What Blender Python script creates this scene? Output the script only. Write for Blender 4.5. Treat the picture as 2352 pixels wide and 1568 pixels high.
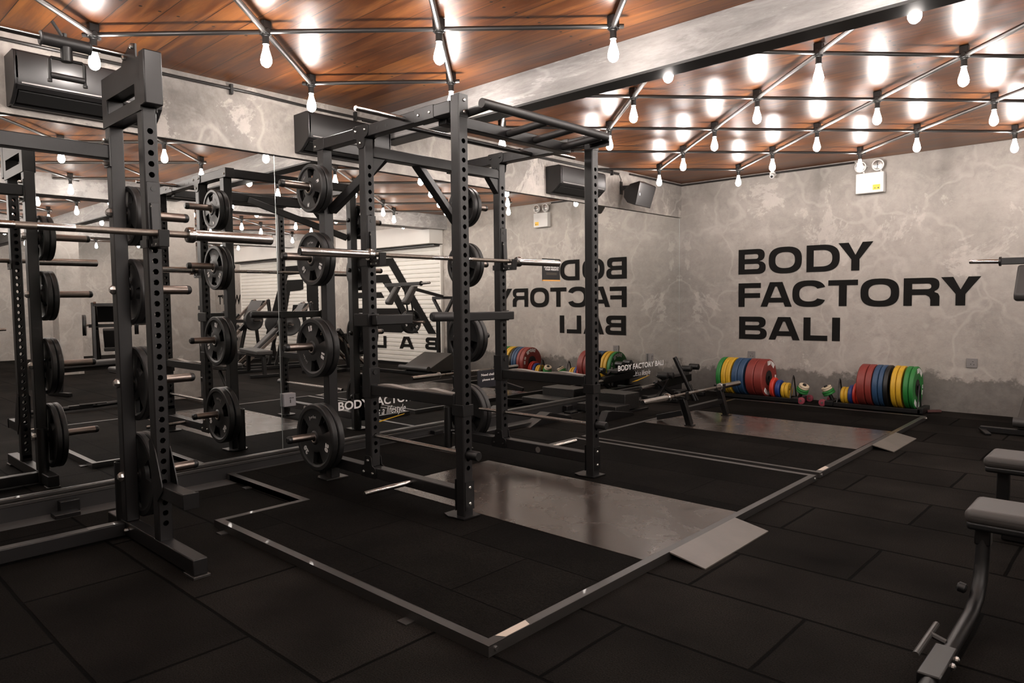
import bpy, bmesh, math, random
from mathutils import Vector, Matrix
random.seed(7)
for o in list(bpy.data.objects): bpy.data.objects.remove(o)
SC = bpy.context.scene
COL = SC.collection
PI = math.pi

# ------------------------------------------------------------------ camera
YAW, PITCH, ROLL, FPX = 0.7495, -0.0587, -0.0113, 1609.9
cam = bpy.data.cameras.new('camera'); camo = bpy.data.objects.new('camera', cam); COL.objects.link(camo)
cam.sensor_width = 36.0; cam.lens = FPX / 2352 * 36.0; cam.clip_start = 0.05; cam.clip_end = 60
fw = Vector((-math.sin(YAW)*math.cos(PITCH), math.cos(YAW)*math.cos(PITCH), math.sin(PITCH)))
rt = Vector((math.cos(YAW), math.sin(YAW), 0)); up = rt.cross(fw)
r2 = math.cos(ROLL)*rt + math.sin(ROLL)*up; u2 = -math.sin(ROLL)*rt + math.cos(ROLL)*up
mw = Matrix((r2, u2, -fw)).transposed().to_4x4(); mw.translation = Vector((5.1161, 0.0, 1.3))
camo.matrix_world = mw
SC.camera = camo
# ------------------------------------------------------------------ world, colour management
w = bpy.data.worlds.new('world'); SC.world = w; w.use_nodes = True
w.node_tree.nodes['Background'].inputs[0].default_value = (0.02, 0.019, 0.018, 1)
w.node_tree.nodes['Background'].inputs[1].default_value = 1.0
SC.view_settings.view_transform = 'Standard'; SC.view_settings.look = 'None'
SC.view_settings.gamma = 1.0; SC.view_settings.use_curve_mapping = False
SC.view_settings.exposure = 0.0
BULB_STRENGTH = 190.0
BULB_COLOR = (1.0, 0.91, 0.85, 1)
SC.cycles.use_denoising = True
SC.cycles.max_bounces = 7; SC.cycles.diffuse_bounces = 3; SC.cycles.glossy_bounces = 5
SC.cycles.sample_clamp_indirect = 4.0; SC.cycles.caustics_reflective = False; SC.cycles.caustics_refractive = False
SC.cycles.use_light_tree = True

# ------------------------------------------------------------------ materials
MATS = {}
def mat(name, col, rough=0.5, metal=0.0, coat=0.0, spec=0.5, emit=None, estr=0.0, noise=None, bump=None, rvar=None):
    if name in MATS: return MATS[name]
    m = bpy.data.materials.new(name); m.use_nodes = True; nt = m.node_tree; b = nt.nodes['Principled BSDF']
    c4 = tuple(col) + (1,)
    b.inputs['Base Color'].default_value = c4; b.inputs['Roughness'].default_value = rough
    b.inputs['Metallic'].default_value = metal; b.inputs['Coat Weight'].default_value = coat
    b.inputs['Specular IOR Level'].default_value = spec
    if emit: b.inputs['Emission Color'].default_value = tuple(emit)+(1,); b.inputs['Emission Strength'].default_value = estr
    if noise or bump or rvar:
        tc = nt.nodes.new('ShaderNodeTexCoord')
    if noise:                      # (scale, amount)
        n = nt.nodes.new('ShaderNodeTexNoise'); n.inputs['Scale'].default_value = noise[0]; n.inputs['Detail'].default_value = 6
        nt.links.new(tc.outputs['Object'], n.inputs['Vector'])
        mx = nt.nodes.new('ShaderNodeMix'); mx.data_type = 'RGBA'
        mx.inputs[6].default_value = tuple(c*(1-noise[1]) for c in col)+(1,); mx.inputs[7].default_value = tuple(min(1, c*(1+noise[1])) for c in col)+(1,)
        nt.links.new(n.outputs['Fac'], mx.inputs[0]); nt.links.new(mx.outputs[2], b.inputs['Base Color'])
    if rvar:                       # (scale, lo, hi)
        n = nt.nodes.new('ShaderNodeTexNoise'); n.inputs['Scale'].default_value = rvar[0]; n.inputs['Detail'].default_value = 8
        nt.links.new(tc.outputs['Object'], n.inputs['Vector'])
        mr = nt.nodes.new('ShaderNodeMapRange'); mr.inputs[1].default_value = .35; mr.inputs[2].default_value = .65
        mr.inputs[3].default_value = rvar[1]; mr.inputs[4].default_value = rvar[2]
        nt.links.new(n.outputs['Fac'], mr.inputs[0]); nt.links.new(mr.outputs[0], b.inputs['Roughness'])
    if bump:                       # (scale, strength, dist)
        n = nt.nodes.new('ShaderNodeTexNoise'); n.inputs['Scale'].default_value = bump[0]; n.inputs['Detail'].default_value = 4
        nt.links.new(tc.outputs['Object'], n.inputs['Vector'])
        bp = nt.nodes.new('ShaderNodeBump'); bp.inputs['Strength'].default_value = bump[1]; bp.inputs['Distance'].default_value = bump[2]
        nt.links.new(n.outputs['Fac'], bp.inputs['Height']); nt.links.new(bp.outputs[0], b.inputs['Normal'])
    MATS[name] = m; return m

STEEL = mat('black_powder_steel', (.0080,.0073,.0075), .42, spec=.40, noise=(30,.15), bump=(260,.12,.001))
STEELD = mat('dark_tube_steel', (.0045,.0041,.0042), .38, spec=.42, noise=(20,.2))
RUBBER = mat('plate_rubber', (.0075,.0072,.0072), .45, noise=(25,.25), bump=(150,.1,.001))
PADBLK = mat('black_plastic', (.005,.005,.0052), .42)
CHROME = mat('chrome', (.52,.50,.48), .22, 1.0)
GUNMET = mat('gunmetal_peg', (.27,.225,.20), .30, 1.0)
SHAFT = mat('worn_bar_steel', (.20,.17,.145), .42, .9, noise=(60,.3), bump=(700,.25,.0006))
BOLT = mat('zinc_bolt', (.72,.70,.67), .28, 1.0)
HANDLE = mat('rubber_grip', (.017,.016,.016), .5, noise=(40,.3), bump=(120,.2,.002))
WHITE = mat('white_vinyl', (.82,.80,.78), .5)
YELLOW = mat('yellow_vinyl', (.80,.48,.03), .5)
PAINT = mat('black_wall_paint', (.0085,.008,.0075), .85, spec=.12, noise=(14,.3))
ACBLK = mat('ac_housing', (.012,.0115,.0118), .38, noise=(3,.1))
ACVENT = mat('ac_vent_dark', (.006,.006,.006), .5)
PAD = mat('grey_upholstery', (.040,.036,.033), .5, noise=(300,.12), bump=(420,.3,.001))
PADD = mat('dark_upholstery', (.03,.028,.027), .5, bump=(300,.3,.001))
MATTE = mat('platform_rubber', (.0105,.0095,.0088), .72, noise=(160,.35), bump=(300,.5,.003), spec=.35)
EDGE = mat('platform_edge_steel', (.022,.020,.0185), .40, .0, coat=.15, spec=.8, noise=(12,.3))
WHITEP = mat('white_plastic', (.75,.74,.72), .4)
GREYP = mat('grey_socket', (.19,.18,.175), .5)
SOCK = mat('bulb_socket_black', (.012,.012,.012), .45)
PIPE = mat('conduit_black', (.035,.033,.032), .30, .3)
PIPEB = mat('conduit_satin', (.13,.125,.12), .36, .8)
DIAM = mat('tread_plate_black', (.02,.019,.018), .35, .4, bump=(90,.8,.004))
HOUSE = mat('shutter_housing', (.62,.60,.57), .45, noise=(3,.06))
SHUT = mat('shutter_slats', (.70,.675,.63), .5, noise=(3,.08))
BRASS = mat('brass_ring', (.6,.42,.2), .25, 1.0)
HUBST = mat('plate_hub_steel', (.55,.5,.46), .3, 1.0)
RED = mat('bumper_red', (.20,.028,.022), .5, noise=(15,.25))
BLUE = mat('bumper_blue', (.022,.058,.125), .5, noise=(15,.25))
YEL = mat('bumper_yellow', (.56,.33,.022), .5, noise=(15,.3))
GRN = mat('bumper_green', (.016,.16,.030), .5, noise=(15,.25))
SRED = mat('small_red', (.50,.035,.02), .45); SBLU = mat('small_blue', (.012,.035,.17), .45)
CREAM = mat('cream_rubber', (.60,.50,.36), .5); PINK = mat('pink_wheel', (.24,.04,.06), .5)

def bulb_mat():
    m = bpy.data.materials.new('glowing_bulb_glass'); m.use_nodes = True; nt = m.node_tree; nt.nodes.clear()
    e = nt.nodes.new('ShaderNodeEmission'); e.inputs[0].default_value = BULB_COLOR; e.inputs[1].default_value = BULB_STRENGTH
    o = nt.nodes.new('ShaderNodeOutputMaterial'); nt.links.new(e.outputs[0], o.inputs[0]); return m
BULB = bulb_mat()
def mirror_mat():
    m = bpy.data.materials.new('mirror_glass'); m.use_nodes = True; b = m.node_tree.nodes['Principled BSDF']
    b.inputs['Base Color'].default_value = (.93,.935,.915,1); b.inputs['Metallic'].default_value = 1; b.inputs['Roughness'].default_value = 0.0
    return m
MIRROR = mirror_mat()

def nodes_of(m): return m.node_tree.nodes, m.node_tree.links
def concrete(name, stain=False, base=(.37,.338,.308), light=(.50,.462,.425), dark=(.255,.235,.215), seed=0.0, stretch=(1,1,1)):
    m = bpy.data.materials.new(name); m.use_nodes = True; N, Lk = nodes_of(m); b = N['Principled BSDF']
    b.inputs['Roughness'].default_value = .62; b.inputs['Specular IOR Level'].default_value = .35
    tc = N.new('ShaderNodeTexCoord'); mp = N.new('ShaderNodeMapping'); mp.inputs['Location'].default_value = (seed, seed*.7, seed*.3)
    mp.inputs['Scale'].default_value = stretch
    Lk.new(tc.outputs['Object'], mp.inputs['Vector'])
    def noise(s, d=8, r=.6, dist=0.0):
        n = N.new('ShaderNodeTexNoise'); n.inputs['Scale'].default_value = s; n.inputs['Detail'].default_value = d
        n.inputs['Roughness'].default_value = r; n.inputs['Distortion'].default_value = dist
        Lk.new(mp.outputs[0], n.inputs['Vector']); return n.outputs['Fac']
    def ramp(src, a, bb):
        r = N.new('ShaderNodeMapRange'); r.inputs[1].default_value = a; r.inputs[2].default_value = bb; Lk.new(src, r.inputs[0]); return r.outputs[0]
    def mix(f, c1, c2, amt=None):
        x = N.new('ShaderNodeMix'); x.data_type = 'RGBA'
        if amt is not None:
            mu = N.new('ShaderNodeMath'); mu.operation = 'MULTIPLY'; mu.inputs[1].default_value = amt; Lk.new(f, mu.inputs[0]); f = mu.outputs[0]
        Lk.new(f, x.inputs[0])
        for i, c in ((6, c1), (7, c2)):
            if isinstance(c, tuple): x.inputs[i].default_value = c + (1,)
            else: Lk.new(c, x.inputs[i])
        return x.outputs[2]
    c = mix(ramp(noise(1.1, 10, .62, .8), .30, .60), dark, base)
    c = mix(ramp(noise(2.7, 12, .66, 1.2), .52, .72), c, light, .55)
    c = mix(ramp(noise(7.5, 10, .7, .6), .53, .75), c, dark, .45)
    c = mix(ramp(noise(.9, 12, .72, .5), .575, .595), c, tuple(x*1.08 for x in light), .50)
    c = mix(ramp(noise(1.7, 12, .74, .3), .60, .66), c, tuple(x*.72 for x in dark), .42)      # smeared filler patches
    c = mix(ramp(noise(38, 5, .6), .60, .78), c, tuple(x*.75 for x in dark), .35)
    c = mix(ramp(noise(4.2, 12, .78, .4), .50, .66), c, tuple(x*.80 for x in dark), .42)
    c = mix(ramp(noise(13, 9, .7), .42, .7), c, light, .22)
    # thin pale repair veins
    v = N.new('ShaderNodeTexVoronoi'); v.feature = 'DISTANCE_TO_EDGE'; v.inputs['Scale'].default_value = .85
    nd = N.new('ShaderNodeTexNoise'); nd.inputs['Scale'].default_value = 2.2; Lk.new(mp.outputs[0], nd.inputs['Vector'])
    va = N.new('ShaderNodeVectorMath'); va.operation = 'ADD'; Lk.new(mp.outputs[0], va.inputs[0]); Lk.new(nd.outputs['Color'], va.inputs[1])
    Lk.new(va.outputs[0], v.inputs['Vector'])
    c = mix(ramp(v.outputs['Distance'], .030, .008), c, tuple(x*1.02 for x in light), .30)
    if stain:
        sx = N.new('ShaderNodeSeparateXYZ'); Lk.new(tc.outputs['Object'], sx.inputs[0])
        a = N.new('ShaderNodeMath'); a.operation = 'MULTIPLY_ADD'; a.inputs[1].default_value = -.75
        Lk.new(noise(1.9, 12, .74), a.inputs[0]); Lk.new(sx.outputs['Z'], a.inputs[2])
        c = mix(ramp(a.outputs[0], .02, -.03), c, mix(noise(9, 10, .7), tuple(x*.22 for x in dark), tuple(x*.85 for x in dark)), .92)
    Lk.new(c, b.inputs['Base Color'])
    bp = N.new('ShaderNodeBump'); bp.inputs['Strength'].default_value = .25; bp.inputs['Distance'].default_value = .01
    Lk.new(noise(22, 8, .65), bp.inputs['Height']); Lk.new(bp.outputs[0], b.inputs['Normal'])
    return m
CONC_B = concrete('concrete_back', True, seed=3.1)
CONC_L = concrete('concrete_band', False, base=(.33,.302,.275), light=(.56,.515,.475), dark=(.205,.19,.178), seed=9.3)
CONC_M = concrete('concrete_beam', False, base=(.34,.325,.315), light=(.55,.535,.525), dark=(.17,.163,.16), seed=5.2, stretch=(.45,1.3,2.2))
CONC_P = concrete('concrete_pillar', False, base=(.34,.31,.285), light=(.44,.41,.38), dark=(.25,.235,.22), seed=1.7)

def ceiling_mat():
    m = bpy.data.materials.new('varnished_ceiling_planks'); m.use_nodes = True; N, Lk = nodes_of(m); b = N['Principled BSDF']
    tc = N.new('ShaderNodeTexCoord'); sx = N.new('ShaderNodeSeparateXYZ'); Lk.new(tc.outputs['Object'], sx.inputs[0])
    def math_(op, a, bb=None, c=None):
        n = N.new('ShaderNodeMath'); n.operation = op
        for i, x in enumerate((a, bb, c)):
            if x is None: continue
            if isinstance(x, (int, float)): n.inputs[i].default_value = x
            else: Lk.new(x, n.inputs[i])
        return n.outputs[0]
    X, Y = sx.outputs['X'], sx.outputs['Y']
    ys = math_('DIVIDE', math_('SUBTRACT', Y, .429), .2)              # planks .2 wide, seams at Y = .429 + .2 n
    idx = math_('FLOOR', ys); fr = math_('FRACT', ys)
    xs = math_('DIVIDE', math_('SUBTRACT', X, .98), 1.4); fx = math_('FRACT', xs); ix = math_('FLOOR', xs)
    seam = math_('LESS_THAN', math_('ABSOLUTE', math_('SUBTRACT', fr, .5)), .488)   # 1 inside
    wn = N.new('ShaderNodeTexWhiteNoise'); wn.noise_dimensions = '1D'; Lk.new(idx, wn.inputs['W'])
    # grain stretched along X, shifted per plank
    cb = N.new('ShaderNodeCombineXYZ'); Lk.new(math_('MULTIPLY', X, .9), cb.inputs[0]); Lk.new(math_('MULTIPLY', Y, 9), cb.inputs[1]); Lk.new(math_('MULTIPLY', wn.outputs['Value'], 9), cb.inputs[2])
    n1 = N.new('ShaderNodeTexNoise'); n1.inputs['Scale'].default_value = 1.6; n1.inputs['Detail'].default_value = 9; n1.inputs['Roughness'].default_value = .62; n1.inputs['Distortion'].default_value = .7
    Lk.new(cb.outputs[0], n1.inputs['Vector'])
    n2 = N.new('ShaderNodeTexNoise'); n2.inputs['Scale'].default_value = 1.3; n2.inputs['Detail'].default_value = 4; Lk.new(tc.outputs['Object'], n2.inputs['Vector'])
    cr = N.new('ShaderNodeValToRGB'); e = cr.color_ramp.elements
    e[0].position = .28; e[0].color = (.045,.0135,.0045,1); e[1].position = .74; e[1].color = (.36,.135,.034,1)
    el = cr.color_ramp.elements.new(.5); el.color = (.14,.043,.012,1)
    f = math_('ADD', math_('MULTIPLY', n1.outputs['Fac'], .75), math_('ADD', math_('MULTIPLY', wn.outputs['Value'], .13), math_('MULTIPLY', n2.outputs['Fac'], .16)))
    Lk.new(f, cr.inputs[0])
    mx = N.new('ShaderNodeMix'); mx.data_type = 'RGBA'; Lk.new(seam, mx.inputs[0]); mx.inputs[6].default_value = (.006,.003,.002,1); Lk.new(cr.outputs[0], mx.inputs[7])
    # dark screw plugs: rows along Y at X = .98 + 1.4 n, every .1
    dy = math_('MULTIPLY', math_('SUBTRACT', math_('FRACT', math_('DIVIDE', math_('SUBTRACT', Y, .055), .1)), .5), .1)
    dx = math_('MULTIPLY', math_('SUBTRACT', math_('FRACT', math_('ADD', xs, .5)), .5), 1.4)
    d2 = math_('ADD', math_('MULTIPLY', dx, dx), math_('MULTIPLY', dy, dy))
    plug = math_('LESS_THAN', d2, .00009)
    mx2 = N.new('ShaderNodeMix'); mx2.data_type = 'RGBA'; Lk.new(plug, mx2.inputs[0]); Lk.new(mx.outputs[2], mx2.inputs[6]); mx2.inputs[7].default_value = (.008,.004,.003,1)
    Lk.new(mx2.outputs[2], b.inputs['Base Color'])
    mr = N.new('ShaderNodeMapRange'); mr.inputs[3].default_value = .27; mr.inputs[4].default_value = .46; Lk.new(n1.outputs['Fac'], mr.inputs[0]); Lk.new(mr.outputs[0], b.inputs['Roughness'])
    b.inputs['Coat Weight'].default_value = .06; b.inputs['Coat Roughness'].default_value = .3; b.inputs['Specular IOR Level'].default_value = .42
    bp = N.new('ShaderNodeBump'); bp.inputs['Strength'].default_value = .22; bp.inputs['Distance'].default_value = .01
    hh = math_('ADD', math_('MULTIPLY', n1.outputs['Fac'], .5), math_('MULTIPLY', seam, 1.0)); Lk.new(hh, bp.inputs['Height']); Lk.new(bp.outputs[0], b.inputs['Normal'])
    return m
CEIL = ceiling_mat()

def tile_mat(name, bw, bh, off, loc, col, colm, mortar=.010, rough=.82):
    m = bpy.data.materials.new(name); m.use_nodes = True; N, Lk = nodes_of(m); b = N['Principled BSDF']
    tc = N.new('ShaderNodeTexCoord'); mp = N.new('ShaderNodeMapping'); mp.inputs['Location'].default_value = loc; Lk.new(tc.outputs['Object'], mp.inputs[0])
    wb = N.new('ShaderNodeTexNoise'); wb.inputs['Scale'].default_value = 3.0; Lk.new(tc.outputs['Object'], wb.inputs['Vector'])
    sc = N.new('ShaderNodeVectorMath'); sc.operation = 'SCALE'; sc.inputs['Scale'].default_value = .012; Lk.new(wb.outputs['Color'], sc.inputs[0])
    ad = N.new('ShaderNodeVectorMath'); ad.operation = 'ADD'; Lk.new(mp.outputs[0], ad.inputs[0]); Lk.new(sc.outputs[0], ad.inputs[1])
    br = N.new('ShaderNodeTexBrick'); br.offset = off; br.offset_frequency = 2; br.squash = 1.0
    br.inputs['Scale'].default_value = 1.0; br.inputs['Brick Width'].default_value = bw; br.inputs['Row Height'].default_value = bh
    br.inputs['Mortar Size'].default_value = mortar; br.inputs['Mortar Smooth'].default_value = .5; br.inputs['Bias'].default_value = 0
    br.inputs['Color1'].default_value = tuple(c*.72 for c in col)+(1,); br.inputs['Color2'].default_value = tuple(c*1.28 for c in col)+(1,); br.inputs['Mortar'].default_value = colm+(1,)
    Lk.new(ad.outputs[0], br.inputs['Vector'])
    n = N.new('ShaderNodeTexNoise'); n.inputs['Scale'].default_value = 170; n.inputs['Detail'].default_value = 3; Lk.new(tc.outputs['Object'], n.inputs['Vector'])
    big = N.new('ShaderNodeTexNoise'); big.inputs['Scale'].default_value = 1.6; big.inputs['Detail'].default_value = 5; Lk.new(tc.outputs['Object'], big.inputs['Vector'])
    mr = N.new('ShaderNodeMapRange'); mr.inputs[1].default_value = .3; mr.inputs[2].default_value = .75; mr.inputs[3].default_value = .35; mr.inputs[4].default_value = 1.9; Lk.new(n.outputs['Fac'], mr.inputs[0])
    mb = N.new('ShaderNodeMapRange'); mb.inputs[1].default_value = .3; mb.inputs[2].default_value = .7; mb.inputs[3].default_value = .5; mb.inputs[4].default_value = 1.45; Lk.new(big.outputs['Fac'], mb.inputs[0])
    ml = N.new('ShaderNodeMath'); ml.operation = 'MULTIPLY'; Lk.new(mr.outputs[0], ml.inputs[0]); Lk.new(mb.outputs[0], ml.inputs[1])
    vs = N.new('ShaderNodeVectorMath'); vs.operation = 'SCALE'; Lk.new(br.outputs['Color'], vs.inputs[0]); Lk.new(ml.outputs[0], vs.inputs['Scale'])
    Lk.new(vs.outputs[0], b.inputs['Base Color']); b.inputs['Roughness'].default_value = rough; b.inputs['Specular IOR Level'].default_value = .03
    h = N.new('ShaderNodeMath'); h.operation = 'MULTIPLY_ADD'; h.inputs[1].default_value = -1.6; Lk.new(br.outputs['Fac'], h.inputs[0]); Lk.new(n.outputs['Fac'], h.inputs[2])
    bp = N.new('ShaderNodeBump'); bp.inputs['Strength'].default_value = .6; bp.inputs['Distance'].default_value = .004; Lk.new(h.outputs[0], bp.inputs['Height']); Lk.new(bp.outputs[0], b.inputs['Normal'])
    return m
FLOORM = tile_mat('rubber_floor_tiles', 1.04, .524, .5, (-.46, -.205, 0), (.0105,.0092,.0082), (.0020,.0018,.0016))
PLATM = tile_mat('platform_mats', .95, .5, .5, (-.1, -.26, 0), (.0062,.0054,.0048), (.0014,.0012,.0011), mortar=.0045, rough=.85)
STRIPM = mat('bare_floor_strip', (.05,.047,.045), .55, noise=(5,.3), bump=(60,.3,.003))
def ply_mat(name, seed):
    m = bpy.data.materials.new(name); m.use_nodes = True; N, Lk = nodes_of(m); b = N['Principled BSDF']
    tc = N.new('ShaderNodeTexCoord'); mp = N.new('ShaderNodeMapping'); mp.inputs['Location'].default_value = (seed,seed,0); Lk.new(tc.outputs['Object'], mp.inputs[0])
    n = N.new('ShaderNodeTexNoise'); n.inputs['Scale'].default_value = 3.2; n.inputs['Detail'].default_value = 9; n.inputs['Roughness'].default_value = .65; n.inputs['Distortion'].default_value = .8; Lk.new(mp.outputs[0], n.inputs['Vector'])
    cr = N.new('ShaderNodeValToRGB'); e = cr.color_ramp.elements; e[0].position = .32; e[0].color = (.026,.018,.015,1); e[1].position = .72; e[1].color = (.072,.058,.050,1); Lk.new(n.outputs['Fac'], cr.inputs[0])
    Lk.new(cr.outputs[0], b.inputs['Base Color'])
    mp2 = N.new('ShaderNodeMapping'); mp2.inputs['Scale'].default_value = (14, 26, 1); mp2.inputs['Rotation'].default_value = (0,0,.5); Lk.new(tc.outputs['Object'], mp2.inputs[0])
    n2 = N.new('ShaderNodeTexNoise'); n2.inputs['Scale'].default_value = 1.0; n2.inputs['Detail'].default_value = 5; Lk.new(mp2.outputs[0], n2.inputs['Vector'])
    mr = N.new('ShaderNodeMapRange'); mr.inputs[1].default_value = .3; mr.inputs[2].default_value = .7; mr.inputs[3].default_value = .16; mr.inputs[4].default_value = .34; Lk.new(n.outputs['Fac'], mr.inputs[0]); Lk.new(mr.outputs[0], b.inputs['Roughness'])
    bp = N.new('ShaderNodeBump'); bp.inputs['Strength'].default_value = .02; bp.inputs['Distance'].default_value = .01; Lk.new(n2.outputs['Fac'], bp.inputs['Height']); Lk.new(bp.outputs[0], b.inputs['Normal'])
    b.inputs['Coat Weight'].default_value = .35; b.inputs['Coat Roughness'].default_value = .2
    return m
PLY = ply_mat('varnished_plywood', 2.0); PLY2 = ply_mat('varnished_plywood_worn', 7.0)
def wear(m, edges):
    N, Lk = nodes_of(m); b = N['Principled BSDF']; src = b.inputs['Base Color'].links[0].from_socket
    tc = N.new('ShaderNodeTexCoord'); sx = N.new('ShaderNodeSeparateXYZ'); Lk.new(tc.outputs['Object'], sx.inputs[0])
    n = N.new('ShaderNodeTexNoise'); n.inputs['Scale'].default_value = 5; n.inputs['Detail'].default_value = 10; n.inputs['Roughness'].default_value = .75; Lk.new(tc.outputs['Object'], n.inputs['Vector'])
    for e_, wd in edges:
        a = N.new('ShaderNodeMath'); a.operation = 'SUBTRACT'; Lk.new(sx.outputs['Y'], a.inputs[0]); a.inputs[1].default_value = e_
        ab = N.new('ShaderNodeMath'); ab.operation = 'ABSOLUTE'; Lk.new(a.outputs[0], ab.inputs[0])
        q = N.new('ShaderNodeMath'); q.operation = 'MULTIPLY_ADD'; q.inputs[1].default_value = -wd; Lk.new(n.outputs['Fac'], q.inputs[0]); Lk.new(ab.outputs[0], q.inputs[2])
        mr = N.new('ShaderNodeMapRange'); mr.inputs[1].default_value = -wd*.50; mr.inputs[2].default_value = -wd*.56; Lk.new(q.outputs[0], mr.inputs[0])
        mx = N.new('ShaderNodeMix'); mx.data_type = 'RGBA'; Lk.new(mr.outputs[0], mx.inputs[0]); Lk.new(src, mx.inputs[6]); mx.inputs[7].default_value = (.20,.105,.065,1); src = mx.outputs[2]
    Lk.new(src, b.inputs['Base Color'])
wear(PLY2, ((-.51,.22),(.51,.30)))
RAMP = mat('ramp_board', (.115,.102,.091), .42, noise=(6,.25), bump=(40,.2,.003))

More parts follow.
